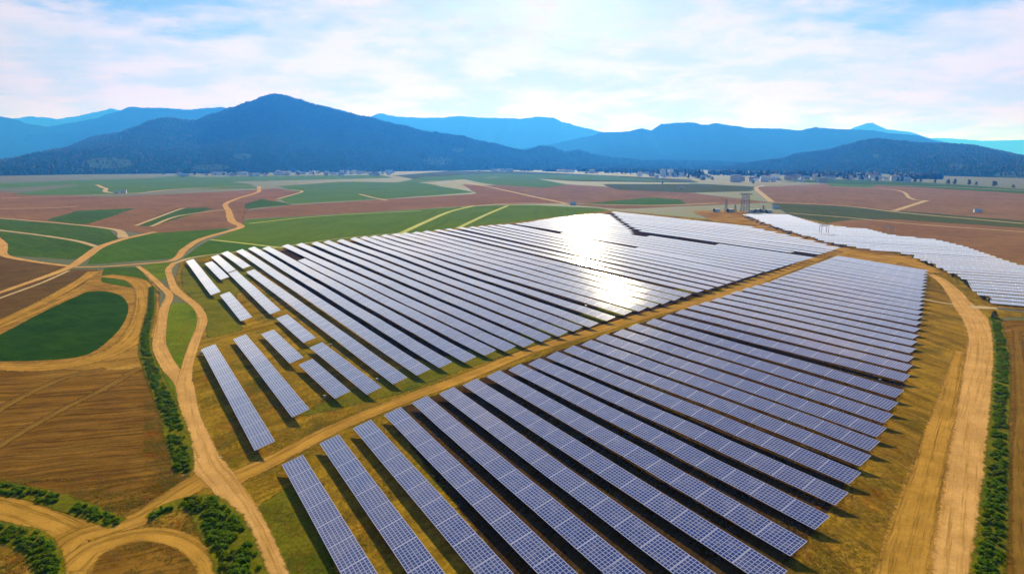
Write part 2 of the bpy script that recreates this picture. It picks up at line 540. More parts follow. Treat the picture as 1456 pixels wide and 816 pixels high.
F('lush_grass', [(206, 378), (240, 374), (242, 384), (238, 396), (226, 398)], M['grass_vivid'], .6, -6)
F('lush_grass', [(208, 480), (224, 500), (240, 530), (258, 560), (262, 620), (268, 660), (250, 640), (228, 560), (208, 520)], M['grass_vivid'], .6, -6)
F('lush_grass', [(362, 700), (420, 660), (440, 690), (470, 816), (480, 900), (410, 900)], M['site'], .8)
F('grass_ground', [(430, 590), (560, 560), (660, 522), (780, 482), (880, 448), (990, 412), (960, 412), (850, 440), (700, 490), (560, 530), (470, 572)], M['site_green'], 2.5)
F('grass_ground', [(372, 720), (420, 690), (444, 720), (462, 780), (470, 900), (420, 900)], M['site_green'], 1.5)
F('grass_ground', [(262, 380), (330, 366), (370, 380), (330, 420), (340, 470), (300, 480), (296, 440), (262, 410)], M['site_green'], 2.5)
F('field', [(110, 816), (150, 780), (215, 768), (262, 786), (290, 830), (300, 900), (90, 900)], M['plowed'], 1, -5)
F('field', [(1428, 456), (1520, 456), (1560, 900), (1424, 900), (1434, 700), (1438, 560)], M['plowed'], 1.2)

F('water', [(-90, 240), (-90, 235.9), (0, 236), (30, 236.6), (42, 238), (20, 239.5), (-20, 240.5)], M['water'], 4)
F('field', [(-60, 266), (0, 261), (120, 256), (350, 250.5), (540, 249), (560, 253), (350, 258), (100, 263), (0, 268)], M['crop_far'], 8)
F('field', [(560, 262), (600, 252), (700, 247), (860, 250), (960, 258), (820, 256), (700, 252)], M['crop_far'], 8)
F('field', [(1110, 258), (1180, 255), (1300, 259), (1500, 272), (1500, 278), (1300, 266)], M['crop_teal'], 8)
F('field', [(860, 262), (1000, 262), (1080, 266), (1060, 272), (980, 274), (880, 270)], M['crop_olive'], 8)
# thin far tracks
P_ = M['dirt_pale']
for pts, wd in (
    ([(369, 268), (353, 265), (248, 269.5), (179, 275), (150, 268), (138, 263)], 8),
    ([(0, 282), (70, 280), (179, 276)], 6),
    ([(-20, 297), (60, 296), (110, 294)], 5),
    ([(648, 257), (700, 267), (760, 280), (805, 289.5)], 8),
    ([(805, 289.5), (860, 291), (940, 292), (1020, 289)], 8),
    ([(511, 276), (530, 281), (550, 285)], 5),
    ([(655, 294), (740, 289), (805, 290)], 5),
    ([(425, 262), (480, 258), (540, 256), (640, 258)], 7),
    ([(394, 283), (416, 277), (430, 272), (415, 270)], 5),
    ([(1086, 264), (1075, 267), (1086, 278), (1097, 287)], 9),
    ([(1097, 287.5), (1200, 293), (1288, 303), (1456, 318)], 5),
    ([(1271, 300), (1290, 294), (1318, 285)], 7),
    ([(1100, 265), (1250, 268), (1300, 284), (1318, 286)], 5),
    ([(1122, 303), (1210, 310), (1290, 318), (1500, 333)], 3.5),
    ([(1240, 263), (1340, 266), (1470, 272)], 9),
    ([(560, 246), (700, 240), (850, 247), (1000, 257), (1110, 261)], 10),
    ([(193, 321), (254, 298), (262, 296)], 3),
    ([(215, 322), (255, 307), (320, 298)], 3),
):
    road('field_track', pts, wd, P_, 1.5, 8)
for pts, wd in (
    ([(568, 333), (600, 318), (640, 301), (673, 293)], 5.5),
    ([(650, 325), (690, 306), (722, 292.5)], 4.5),
    ([(300, 341), (345, 346), (404, 353)], 2.6),
    ([(354, 318), (450, 308), (600, 300)], 3),
):
    road('grass_track', pts, wd, M['track_yellow'], 1, 8)

D = M['dirt']
road('dirt_road', [(102, 380), (150, 379), (193, 376), (243, 371), (262, 355), (289, 339), (342, 323.4), (330, 315), (325, 300), (321, 290), (339, 282), (366, 273.7), (369, 268)], [3.5, 3, 3, 4, 5, 5.5, 6.5, 8, 7, 7, 7, 8, 8], D)
road('dirt_road', [(-30, 426), (0, 416), (96, 381.5), (121, 366), (143, 351), (176, 340), (220, 330)], [3, 3, 4.5, 6, 6, 6, 5], D)
road('dirt_road', [(138, 351), (110, 343), (60, 335), (0, 327.6), (-40, 323)], 3.6, P_)
road('dirt_road', [(176, 338), (165, 327), (90, 318), (0, 310.5), (-40, 307)], [8, 5, 3.5, 3.5, 3.5], P_)
road('dirt_road', [(-20, 330), (0, 348), (8, 364), (55, 373), (102, 379)], [9, 9, 4, 3, 3], D)
road('dirt_road', [(-30, 436), (0, 424), (60, 402), (98, 385)], 1.2, P_)
road('dirt_track', [(-30, 478), (0, 465), (60, 440), (121, 411.6)], 1.5, M['dirt_soft'])
road('dirt_track', [(-30, 470), (0, 458), (70, 425), (120, 396), (134, 386)], [3, 3, 4, 5, 6], M['dirt_soft'], 1.5)
road('dirt_track', [(150, 392), (190, 398), (205, 412), (206, 440), (190, 480), (150, 505), (80, 522), (-30, 520)], [6, 6, 7, 6, 7, 6, 5, 4], M['dirt_soft'], 2)
# main road along the west side of the panels, splitting round the grass island
road('dirt_road', [(248, 374.4), (276, 366), (331, 359), (386, 353.5), (470, 341), (560, 332)], [3.2, 3, 2.5, 2.2, 2, 1.8], P_)
road('dirt_road', [(196, 378.6), (209, 388), (229, 407), (241, 420), (234, 438), (229, 465), (227, 493), (242, 523), (261, 545), (271, 597), (290, 655)], [2.6, 2.8, 3, 3.2, 3.6, 3.8, 4.2, 4.4, 4.4, 4.6, 6], D, .3)
road('dirt_road', [(248, 374), (240, 382.7), (242.6, 396.5), (250, 413), (264, 424), (281, 438), (288, 457), (277, 487), (267, 518), (262, 545)], [3.4, 3.6, 3.4, 4.4, 3.4, 3.6, 3.6, 3.2, 3.2, 3.6], D, .3)
road('dirt_track', [(-30, 712), (0, 717), (58, 736), (100, 758), (88, 794), (60, 880)], [7, 6.5, 6, 7, 8, 9], M['dirt_soft'], 1.2)
road('dirt_track', [(75, 800), (112, 765), (155, 752), (201, 736), (245, 708), (290, 682), (320, 676)], [6, 6.5, 5, 4.6, 4.6, 6.5, 5], M['dirt_soft'], 1.2)
road('dirt_track', [(96, 812), (130, 782), (174, 766), (217, 760), (263, 771), (294, 802), (312, 860)], [5, 4.6, 4.2, 3.6, 3.2, 2.6, 2.4], M['dirt_soft'], .9)
for pts, wd in (([(-30, 652), (30, 615), (90, 582), (150, 552), (200, 522)], 1.1), ([(-30, 600), (40, 560), (100, 535), (150, 524)], 1.6), ([(1446, 470), (1452, 560), (1448, 680), (1456, 860)], .9), ([(425, 668), (480, 760), (540, 880)], .5)):
    road('field_track', pts, wd, M['faint'], 1.6)
road('dirt_track', [(312, 696), (329, 682), (387, 655), (465, 614), (560, 574), (650, 541), (760, 497), (843, 471.5), (926, 446.5), (995, 429), (1080, 400), (1150, 372), (1195, 356)], [7, 6, 4.6, 4.2, 4.2, 4.4, 4.8, 5.5, 6.5, 7, 7, 7, 7], M['dirt_soft'], .9)
road('dirt_road', [(290, 650), (296, 662), (321, 690), (349, 734), (384, 816), (410, 900)], [4.6, 6.5, 5.6, 5, 4.8, 4.8], D, .3)
# east side
road('dirt_road', [(1186, 352), (1230, 364), (1290, 372), (1330, 388)], [9, 14, 13, 6], M['dirt_soft'], 2)
road('dirt_road', [(1322, 390), (1337, 397.5), (1354, 413), (1371, 435), (1388, 456), (1398, 486), (1394, 525), (1378, 590), (1366, 680), (1352, 816), (1345, 900)], [3, 4.5, 6, 8, 9, 8.5, 8, 9, 9.6, 10, 10.4], D, .9)
road('dirt_track', [(1365, 500), (1350, 560), (1322, 660), (1290, 780), (1275, 880)], [1.5, 3, 4.5, 6, 7], M['dirt_soft'], 1.5)
road('dirt_road', [(1378, 437), (1410, 438), (1470, 444), (1520, 449)], [6, 4.5, 3.5, 3.5], P_, .8)
road('dirt_track', [(1314, 426), (1335, 430), (1356, 433)], 1.8, P_, .6)

# ------------------------------------------------------------------ mountains
m, t = new_mat('forested slope')
pos = t.node('ShaderNodeNewGeometry').outputs['Position']
a = t.noise(pos, .0035, 5, .6)
bN = t.noise(pos, .035, 4, .7)
cN = t.node('ShaderNodeTexVoronoi', {'Vector': pos, 'Scale': .085}).outputs['Distance']
c = t.mix(t.ramp(a, .35, .65), (.004, .020, .010), (.010, .036, .012))
c = t.mix(t.ramp(bN, .3, .7), c, (.014, .042, .014))
cv = t.node('ShaderNodeAttribute', attribute_name='clearing').outputs['Fac']
c = t.mix(t.ramp(t.m('MULTIPLY', cv, t.m('ADD', .4, bN)), .3, .5), c, (.055, .085, .030))
finish(t, c, 1.0, bump=t.m('ADD', cN, bN), bstr=1.0, bdist=9, spec=0.0)
M['forest'] = m

RIDGES = []


def hill(name, prof, Yr, Yf, back=.5, nx=260, nv=44, rough=1.0, seed=0.0, clear=()):
    """a mountain range: its crest follows a profile at distance Yr; the front foot reaches the plain at Yf"""
    xs = [p[0] for p in prof]
    crest, feet = [], []
    for i in range(nx + 1):
        x = xs[0] + (xs[-1] - xs[0]) * i / nx
        for j in range(len(prof) - 1):
            if prof[j][0] <= x <= prof[j + 1][0]:
                break
        u = (x - prof[j][0]) / (prof[j + 1][0] - prof[j][0])
        # monotone-ish smoothing
        u = u * .5 + (u * u * (3 - 2 * u)) * .5
        y = prof[j][1] + (prof[j + 1][1] - prof[j][1]) * u
        crest.append(at_dist(x, y, Yr))
        if isinstance(Yf, list):
            xx = min(max(x, Yf[0][0]), Yf[-1][0])
            for (xa, ya), (xb, yb) in zip(Yf[:-1], Yf[1:]):
                if xa <= xx <= xb:
                    feet.append(G(x, ya + (yb - ya) * (xx - xa) / (xb - xa)).y)
                    break
        else:
            feet.append(Yf)
    V, F_, cvals = [], [], []
    for c_, yf in zip(crest, feet):
        L = Yr - yf
        H = max(c_.z, 1)
        sx = c_.x / Yr
        for k in range(nv + 1):
            s = k / nv
            if s <= .7:
                q = s / .7
                Y = yf + L * q
                h = H * (q ** 1.15) * (1 - .25 * math.sin(q * math.pi))
            else:
                q = 1 - (s - .7) / .3
                Y = Yr + L * back * (1 - q)
                h = H * q * q * (3 - 2 * q)
            X = sx * (Yr * .35 + Y * .65) if s < .7 else c_.x
            P = Vector((X, Y, 0))
            env = math.sin(max(0, min(1, q)) * math.pi) if s <= .7 else 0
            sc_ = L * .35
            nn = noise.fractal(Vector((P.x / sc_, P.y / (sc_ * 2.6) + seed, seed)), 1.0, 2.1, 5)
            rid = 1 - abs(noise.noise(Vector((P.x / (sc_ * .7) + seed, P.y / (sc_ * 3), seed * 2)))) * 2
            h *= 1 + env * (.28 * nn + .16 * rid - .08) * rough
            h += noise.noise(Vector((P.x / 60, P.y / 60, seed))) * 5 * rough * min(1, q * 2) * (Yr / 6000 + .3)
            if k == 0:
                h = -30
            V.append((X, Y, h - 2))
            cvals.append(0.0)
    n = nv + 1
    for i in range(nx):
        for k in range(nv):
            F_.append((i * n + k, (i + 1) * n + k, (i + 1) * n + k + 1, i * n + k + 1))
    # clearings: find vertices by the direction they are seen in
    for ci, (cx, cy, rx, ry) in enumerate(clear):
        for i, v in enumerate(V):
            d = Vector(v) - Vector((0, 0, CAM_H))
            zc = d.y * math.cos(PITCH) - d.z * math.sin(PITCH)
            yc = d.y * math.sin(PITCH) + d.z * math.cos(PITCH)
            X_, Y_ = 728 + FPX * d.x / zc, 408 - FPX * yc / zc
            if i % n > nv * .7:
                continue
            r = ((X_ - cx) / rx) ** 2 + ((Y_ - cy) / ry) ** 2
            if r < 1.4:
                cvals[i] = max(cvals[i], min(1, 1.4 - r))
    me = bpy.data.meshes.new(name)
    me.from_pydata(V, [], F_)
    for p in me.polygons:
        p.use_smooth = True
    fattr(me, 'clearing', cvals)
    o = link(name, me, M['forest'])
    tag(o, kind='structure')
    RIDGES.append((V, n, nx, nv))
    return o


hill('distant_mountains', [(1250, 215), (1330, 196), (1400, 200), (1470, 199), (1560, 210)], 24000, 20000, nx=60, seed=9)
hill('distant_mountains', [(-120, 190), (0, 172), (22, 168), (41, 165.6), (63, 167), (80, 169), (102, 166), (138, 159), (158, 154), (166, 156), (200, 170), (240, 190)], 14000, 11500, nx=160, seed=8)
hill('distant_mountains', [(430, 160), (455, 149.6), (480, 155), (520, 168), (560, 190)], 11000, 9500, nx=60, seed=8.4)
hill('distant_mountains', [(1170, 205), (1200, 188), (1222, 179), (1232, 175.5), (1241, 174.5), (1250, 179), (1262, 184), (1290, 187), (1330, 198), (1380, 214)], 16000, 13500, nx=120, seed=7)
hill('distant_mountains', [(470, 190), (526, 166), (540, 160.6), (555, 164), (568, 166), (606, 167.5), (628, 167), (650, 165), (690, 167.5), (722, 168), (741, 169), (763, 166), (785, 167), (802, 174), (829, 181), (857, 187.6), (900, 198), (980, 215)], 12500, 9500, nx=300, seed=6)
hill('blue_mountains', [(-140, 160), (-40, 160), (0, 166), (11, 167.5), (36, 176), (69, 180), (100, 175), (130, 169), (160, 160), (185, 151.5), (205, 153), (229, 153), (265, 156), (290, 153.5), (314, 152), (345, 160), (420, 190)], 9500, 6800, nx=260, seed=5)
hill('blue_mountains', [(690, 222), (775, 206), (838, 194), (857, 188), (876, 187.6), (890, 187), (912, 182.7), (926, 185), (942, 176), (964, 174.4), (986, 174), (1003, 177.7), (1017, 175), (1044, 178.6), (1066, 182), (1111, 182.7), (1136, 185.5), (1160, 181), (1194, 183.6), (1213, 184), (1240, 185), (1268, 189.6), (1304, 192), (1334, 200.6), (1400, 215), (1500, 226)], 8800, 6000, nx=380, seed=4)
hill('blue_mountains', [(-200, 185), (-60, 192), (0, 190), (36, 192), (55, 189), (110, 188), (138, 191), (200, 200), (280, 222)], 9000, 7200, nx=160, seed=3)
hill('forested_hill', [(-60, 256), (0, 249), (36, 238), (69, 224), (105, 207), (132, 193.7), (165, 189), (193, 180), (215, 170), (237, 166.7), (256, 170), (276, 171), (298, 163), (331, 152), (358, 143), (376, 135.5), (391, 133), (405, 135), (419, 140), (455, 150.5), (493, 160), (521, 166), (565, 177), (606, 187), (648, 192), (695, 203), (740, 213), (800, 228), (860, 240)], 5200, [(-60, 262), (0, 259), (100, 254), (250, 248.5), (400, 246.5), (560, 244.5), (700, 242.5), (860, 242)], nx=420, nv=70, seed=1.3, rough=.9,
     clear=[(152, 232, 38, 8), (622, 229, 22, 6), (652, 213, 9, 4), (345, 222, 14, 4), (300, 238, 28, 4)])
hill('wooded_rise', [(660, 236), (700, 228), (735, 218), (769, 207.5), (785, 209), (807, 216), (824, 213), (843, 220), (871, 224), (910, 228), (1003, 229), (1060, 232), (1120, 240)], 5400, 3900, nx=200, seed=2.2)
hill('forested_hill', [(1020, 238), (1111, 226), (1139, 218), (1180, 213), (1208, 206), (1227, 200.6), (1249, 197), (1276, 200), (1312, 203), (1351, 204), (1384, 206), (1414, 213), (1456, 222), (1520, 238), (1600, 258)], 4300, [(1020, 243), (1180, 248), (1300, 255.5), (1456, 266), (1600, 276)], nx=300, nv=60, seed=2.9, rough=.8,
     clear=[(1440, 249, 26, 6), (1360, 236, 10, 5), (1245, 222, 5, 3)])

# trees along the crests and slopes of the two near hills and the rise: a far-off wood that reads as one mass
random.seed(5)


def wood(idx, count, hmin, hmax, front=.72):
    V, n, nx, nv = RIDGES[idx]
    b = MB()
    for _ in range(count):
        i = random.random() * (nx - 1)
        k = (1 - random.random() ** 1.6) * nv * front
        i0, k0 = int(i), int(k)
        fu, fv = i - i0, k - k0
        p = [Vector(V[(i0 + a) * n + min(k0 + c, nv)]) for a in (0, 1) for c in (0, 1)]
        q = (p[0] * (1 - fu) * (1 - fv) + p[1] * (1 - fu) * fv + p[2] * fu * (1 - fv) + p[3] * fu * fv)
        if q.z < 3:
            continue
        h = random.uniform(hmin, hmax)
        r = h * random.uniform(.28, .42)
        s = len(b.v)
        rot = random.random() * 6
        for (zz_, rr) in ((-.1, .75), (.35, 1.0), (.75, .55)):
            for a in range(5):
                an = rot + a * 2 * math.pi / 5
                b.v.append((q.x + math.cos(an) * r * rr, q.y + math.sin(an) * r * rr, q.z + h * zz_))
        b.v.append((q.x, q.y, q.z + h))
        for l in range(2):
            for a in range(5):
                b.f.append((s + l * 5 + a, s + l * 5 + (a + 1) % 5, s + (l + 1) * 5 + (a + 1) % 5, s + (l + 1) * 5 + a))
        for a in range(5):
            b.f.append((s + 10 + a, s + 10 + (a + 1) % 5, s + 15))
    return b


M['wood'] = leaf_mat('distant tree crowns', (.004, .024, .010), (.009, .034, .012), (.014, .040, .014), False)
tag(wood(8, 14000, 6, 12).build('forest', M['wood']), 'dense dark forest covering the tall hill on the left', 'forest', kind='stuff')
tag(wood(9, 3500, 7, 13).build('forest', M['wood']), 'dark woodland covering the low rise in the middle distance', 'forest', kind='stuff')
tag(wood(10, 11000, 5, 10).build('forest', M['wood']), 'dark forest covering the near hill on the right', 'forest', kind='stuff')

# dense wood on the plain in front of the middle mountains: reads as one mass
random.seed(8)
V_ = []
for _ in range(2600):
    f_ = random.random()
    x = 740 + 600 * f_
    y = 243.2 + 7.5 * max(0, (x - 860) / 400) + random.random() ** 2 * 3.2 * (1 if x > 860 else .4)
    if noise.noise(Vector((x / 26, y / 3, 2))) < -.12:
        continue
    V_.append(G(x, y))
b = MB()
for q in V_:
    h = random.uniform(9, 19)
    r_ = h * random.uniform(.25, .45)
    s_ = len(b.v)
    rot = random.random() * 6
    for (z_, rr) in ((-.05, .7), (.4, 1.0), (.78, .6)):
        for a in range(5):
            an = rot + a * 2 * math.pi / 5
            k_ = random.uniform(.8, 1.2)
            b.v.append((q.x + math.cos(an) * r_ * rr * k_, q.y + math.sin(an) * r_ * rr * k_, h * z_))
    b.v.append((q.x, q.y, h))
    for l in range(2):
        for a in range(5):
            b.f.append((s_ + l * 5 + a, s_ + l * 5 + (a + 1) % 5, s_ + (l + 1) * 5 + (a + 1) % 5, s_ + (l + 1) * 5 + a))
    for a in range(5):
        b.f.append((s_ + 10 + a, s_ + 10 + (a + 1) % 5, s_ + 15))
tag(b.build('forest', M['wood']), 'dark belt of woodland on the plain before the middle mountains', 'forest', kind='stuff')

# haze
b = MB().box(-40000, 40000, -2000, 45000, -31.5, 1290)
m, t = new_mat('haze air')
vol = t.node('ShaderNodeVolumePrincipled', {'Color': (.03, .215, 1.0, 1), 'Density': HAZE_DENSITY, 'Anisotropy': .35, 'Absorption Color': (1, 1, 1, 1)})
t.node('ShaderNodeOutputMaterial', {'Volume': vol.outputs[0]})
o = b.build('haze', m)
tag(o, 'pale blue haze filling the valley air', 'haze', kind='stuff')

# ------------------------------------------------------------------ solar rows
TILT = R(15)
WID = 4.25
CT, ST = math.cos(TILT), math.sin(TILT)
Z_HI = 2.25
Z_LO = Z_HI - WID * ST

m, t = new_mat('photovoltaic modules')
uv = t.node('ShaderNodeUVMap', uv_map='UVMap').outputs[0]
sp = t.node('ShaderNodeSeparateXYZ', {0: uv})
u, v = sp.outputs[0], sp.outputs[1]
oi = t.node('ShaderNodeObjectInfo').outputs['Random']


def line(coord, pitch, wd):
    fr = t.m('FRACT', t.m('DIVIDE', coord, pitch))
    d = t.m('MINIMUM', fr, t.m('SUBTRACT', 1.0, fr))
    return t.ramp(d, wd * .5 / pitch, wd * .9 / pitch, 1.0, 0.0)


lu = line(u, 6.36 / 9, .075)
lv = line(v, WID / 7, .075)
ends = t.m('MAXIMUM', t.m('LESS_THAN', t.m('FRACT', t.m('DIVIDE', u, 6.36)), .02), t.m('GREATER_THAN', t.m('FRACT', t.m('DIVIDE', u, 6.36)), .98))
rim = t.m('MAXIMUM', t.m('LESS_THAN', v, .10), t.m('GREATER_THAN', v, WID - .10))
g = t.m('MAXIMUM', t.m('MULTIPLY', lu, .7), t.m('MULTIPLY', lv, .68))
g = t.m('MAXIMUM', g, t.m('MAXIMUM', t.m('MULTIPLY', ends, .8), t.m('MULTIPLY', rim, .8)))
cellv = t.node('ShaderNodeTexWhiteNoise', {'Vector': t.node('ShaderNodeCombineXYZ', {0: t.m('FLOOR', t.m('DIVIDE', u, 6.36 / 9)), 1: t.m('FLOOR', t.m('DIVIDE', v, WID / 7)), 2: t.m('MULTIPLY', oi, 50)}).outputs[0]}, noise_dimensions='3D').outputs['Value']
base = t.mix(cellv, (.005, .010, .095), (.014, .023, .16))
base = t.mix(t.m('MULTIPLY', oi, .6), base, (.045, .042, .13))
colr = t.mix(g, base, (.70, .66, .78))
dust = t.noise(t.vm('ADD', t.node('ShaderNodeTexCoord').outputs['Object'], t.node('ShaderNodeCombineXYZ', {0: t.m('MULTIPLY', oi, 90), 1: 0.0, 2: 0.0}).outputs[0]), .5, 4, .65)
colr = t.mix(t.ramp(dust, .45, .8, 0.0, .34), colr, (.44, .39, .40))
rg = t.m('ADD', t.m('ADD', .03, t.m('MULTIPLY', dust, .02)), t.m('MULTIPLY', g, .12))
finish(t, colr, rg, spec=t.m('SUBTRACT', .6, t.m('MULTIPLY', g, .6)), IOR=1.9, Sheen_Weight=1.0, Sheen_Roughness=.28, Sheen_Tint=(.92, .90, 1.0, 1))
M['pv'] = m
M['alu'] = plain('galvanised steel', (.45, .45, .47), .45, .7, .15)
M['frame'] = plain('aluminium edge', (.62, .60, .66), .4, .3, .1)

SEC = 6.36


def section_mesh(L, seg):
    """one tilted table section, x along the row, high edge on y = 0"""
    th_ = .07
    me = bpy.data.meshes.new('panel_section')
    y0, z0 = -WID * CT, -WID * ST
    V = [(0, y0, z0), (L, y0, z0), (L, 0, 0), (0, 0, 0)]
    V += [(x, y, z - th_) for x, y, z in V]
    Fs = [(0, 1, 2, 3), (7, 6, 5, 4), (0, 4, 5, 1), (1, 5, 6, 2), (2, 6, 7, 3), (3, 7, 4, 0)]
    me.from_pydata(V, [], Fs)
    ul = me.uv_layers.new(name='UVMap')
    uvs = {0: (0, 0), 1: (seg * SEC, 0), 2: (seg * SEC, WID), 3: (0, WID)}
    for p in me.polygons:
        for li in p.loop_indices:
            vi = me.loops[li].vertex_index
            ul.data[li].uv = uvs[vi % 4]
        p.material_index = 0 if p.index == 0 else 1
    me.materials.append(M['pv'])
    me.materials.append(M['frame'])
    return me


SECM = {1: section_mesh(SEC - .05, 1), 4: section_mesh(SEC * 4 - .08, 4)}
pb = MB()
yc_ = -WID * CT * .5
zc_ = -WID * ST * .5
pb.bar((0, yc_, -Z_HI - .3), (0, yc_, zc_ - .16), .09, 6)
POSTM = pb.mesh('post')
POSTM.materials.append(M['alu'])
pb = MB()
pb.bar((0, -WID * CT * .93, -WID * ST * .93 - .12), (0, -WID * CT * .07, -WID * ST * .07 - .12), .06, 4)
pb.bar((0, yc_, -Z_HI + .9), (0, -WID * CT * .2, -WID * ST * .2 - .14), .04, 4)
RAFTM = pb.mesh('rafter')
RAFTM.materials.append(M['alu'])

ORD = ['', 'first', 'second', 'third', 'fourth', 'fifth', 'sixth', 'seventh', 'eighth', 'ninth', 'tenth', 'eleventh', 'twelfth', 'thirteenth', 'fourteenth', 'fifteenth', 'sixteenth', 'seventeenth', 'eighteenth', 'nineteenth', 'twentieth']
TENS = {20: 'twenty', 30: 'thirty', 40: 'forty', 50: 'fifty', 60: 'sixty'}


def ordinal(n):
    if n <= 20:
        return ORD[n]
    if n % 10 == 0:
        return TENS[n][:-1] + 'ieth'
    return TENS[n // 10 * 10] + '-' + ORD[n % 10]


def roll(p):
    return .45 * noise.noise(Vector((p.x / 55, p.y / 55, 3.3))) + .12 * noise.noise(Vector((p.x / 14, p.y / 14, 8.8)))


random.seed(11)


def solar_row(P, Q, label, group, coarse=False, flat=0.0):
    P, Q = Vector((P.x, P.y, 0)), Vector((Q.x, Q.y, 0))
    d = Q - P
    length = d.length
    a = math.atan2(d.y, d.x)
    root = empty('solar_panel_row', P, a)
    tag(root, label, 'solar panels', group)
    seg = 4 if coarse else 1
    n = max(1, round(length / (SEC * seg)))
    scx = length / (n * SEC * seg)
    du = d / n
    jz = random.uniform(-.06, .06)
    # slow change of level along the row, as the ground rolls
    hs = [roll(P + du * i) * (.5 if coarse else 1) + jz for i in range(n + 1)]
    step = du.length
    for i in range(n):
        s = bpy.data.objects.new('panel_section', SECM[seg])
        s.parent = root
        s.location = (i * step, 0, Z_HI + hs[i])
        s.scale = (scx, 1, 1)
        s.rotation_euler = (random.gauss(0, .0016 if coarse else .003) - flat, -math.atan2(hs[i + 1] - hs[i], step), 0)
        COL.objects.link(s)
    pn = n if seg == 1 else n * 2
    for i in range(pn):
        x = (i + .5) * length / pn
        z = Z_HI + hs[min(n, int(round(x / step)))]
        q = bpy.data.objects.new('post', POSTM)
        q.parent = root
        q.location = (x, 0, z)
        COL.objects.link(q)
        if not coarse and P.length < 320:
            q2 = bpy.data.objects.new('rafter', RAFTM)
            q2.parent = root
            q2.location = (x, 0, z)
            COL.objects.link(q2)
    return root


def g2(p):
    return G(p[0], p[1], Z_HI)


# block A: south-east of the diagonal track
SA = [(430.7, 646.5), (481.5, 617.8), (527, 596.8), (569.4, 578.9), (607.3, 562.7), (645, 550), (677.5, 538), (710, 526.4), (739.8, 516.3), (767.3, 508.4), (792.1, 498.6), (815.6, 490.4), (840.3, 482.3), (860.4, 474.1), (884.9, 467.4), (905, 459.5), (929.9, 453.2), (951, 446.7), (970.4, 439.8), (987.9, 433.5), (1004, 428.5), (1020.7, 423.5), (1035, 418.9), (1047.8, 414), (1062.3, 409.4), (1076, 405.6), (1089.8, 401.7), (1102.7, 397.4)]
EA = [(539, 816), (635, 816), (731.7, 816), (822.8, 816), (919, 816), (1019, 816), (1120.3, 811), (1148.6, 768.4), (1181, 731.7), (1207, 699.2), (1225, 670.5), (1239.2, 647.5), (1251.7, 627.1), (1261, 608.6), (1270.6, 590), (1277.8, 572.6), (1285.5, 555.1), (1294.9, 532), (1298.2, 518.5), (1300.5, 506.2), (1303, 495), (1305, 485), (1307, 476), (1309, 466.7), (1310.7, 458), (1312, 450.3), (1313, 443.2), (1313.8, 436.3)]
rowsA = [[g2(a), g2(b)] for a, b in zip(SA, EA)]
for r in rowsA[:6]:
    r[1] = r[1] + (r[1] - r[0]).normalized() * 14
s0, e0 = rowsA[-1]
s1, e1 = g2((1192, 363.4)), g2((1321, 384.2))
for k in range(1, 12):
    f_ = k / 11
    rowsA.append([s0.lerp(s1, f_), e0.lerp(e1, f_)])
for i, (p, q) in enumerate(rowsA):
    n_ = i + 1
    if n_ == 1:
        lab = 'bottom left solar row south of the diagonal track, ending beside the sandy road'
    elif n_ == len(rowsA):
        lab = 'farthest solar row south of the diagonal track, bordering the bare earth strip'
    else:
        lab = 'solar row south of the diagonal track, %s from the bottom left of that block' % ordinal(n_)
    solar_row(p, q, lab, 'long solar rows south of the diagonal dirt track', coarse=(i > 29), flat=R(6) * max(0, min(1, (i - 16) / 4)))

# isolated short tables, west end
SHORT = [((305.7, 489.2), (391, 627), 'slim solar row standing closest to the fork where both sandy roads rejoin'),
         ((349.5, 475), (440.3, 582.1), 'long isolated solar row, second from the left of the lower grass clearing'),
         ((388.6, 468.3), (431.5, 509), 'short isolated solar row third from left in the lower grass clearing'),
         ((444.3, 510.7), (498.3, 556.5), 'short blue solar row just above the diagonal track, left of a seamed one'),
         ((408.3, 446.3), (449, 480.3), 'short pale solar row right at the upper end of the lower clearing'),
         ((458, 486.7), (542.7, 550.4), 'medium solar row with a dark seam in its middle, by the diagonal track'),
         ((274.9, 368.3), (313.8, 415), 'leftmost pale solar row at the top bend of the sandy road'),
         ((301.5, 371.7), (326, 394), 'shortest pale solar row, second from the left at the upper corner'),
         ((326.3, 415.1), (358.6, 449.8), 'lone pale solar row in the dry grass between upper and lower groups'),
         ((310, 362.3), (335.2, 384), 'short pale solar row end to end above a longer one'),
         ((336.3, 385), (399.2, 441.2), 'medium pale solar row end to end below a shorter one'),
         ((323.8, 356.8), (356.4, 378.6), 'short pale solar row at the upper edge, fourth start from the left')]
for a, b_, lab in SHORT:
    solar_row(g2(a), g2(b_), lab, 'short isolated solar rows in the grass')

# block B: north-west of the diagonal track
SB = [(361.5, 382.9), (344.7, 354), (361.5, 350.3), (382, 350), (433.2, 367.2), (409.2, 347), (428.9, 345.4), (450.4, 343.7), (467.5, 342), (486.4, 340.2), (505, 337.5), (519, 336), (533, 335), (548, 333.4), (563, 331.6), (577, 330.7), (592, 329.4), (607, 327.9), (623, 326.2), (638.7, 324.8), (656.7, 323.1), (672, 322.3), (685, 321.2), (698, 320.2), (711, 319), (722, 318.8)]
EB = [(579, 536.6), (611.9, 524.8), (642.9, 514), (677.2, 506.3), (705.5, 496.9), (733.5, 491.2), (759.9, 485.4), (783.9, 477.7), (807.9, 471), (828.5, 464), (851, 458.7), (875, 450.3), (899, 442.4), (919.6, 437.2), (936.7, 432.6), (953.2, 427.4), (968.6, 422.3), (983.6, 417.7), (1001, 412.5), (1016, 408.6), (1030, 405), (1042, 400.9), (1054.6, 397), (1065, 393.5), (1074.4, 390.7), (1084.7, 387.3)]
nB = 0
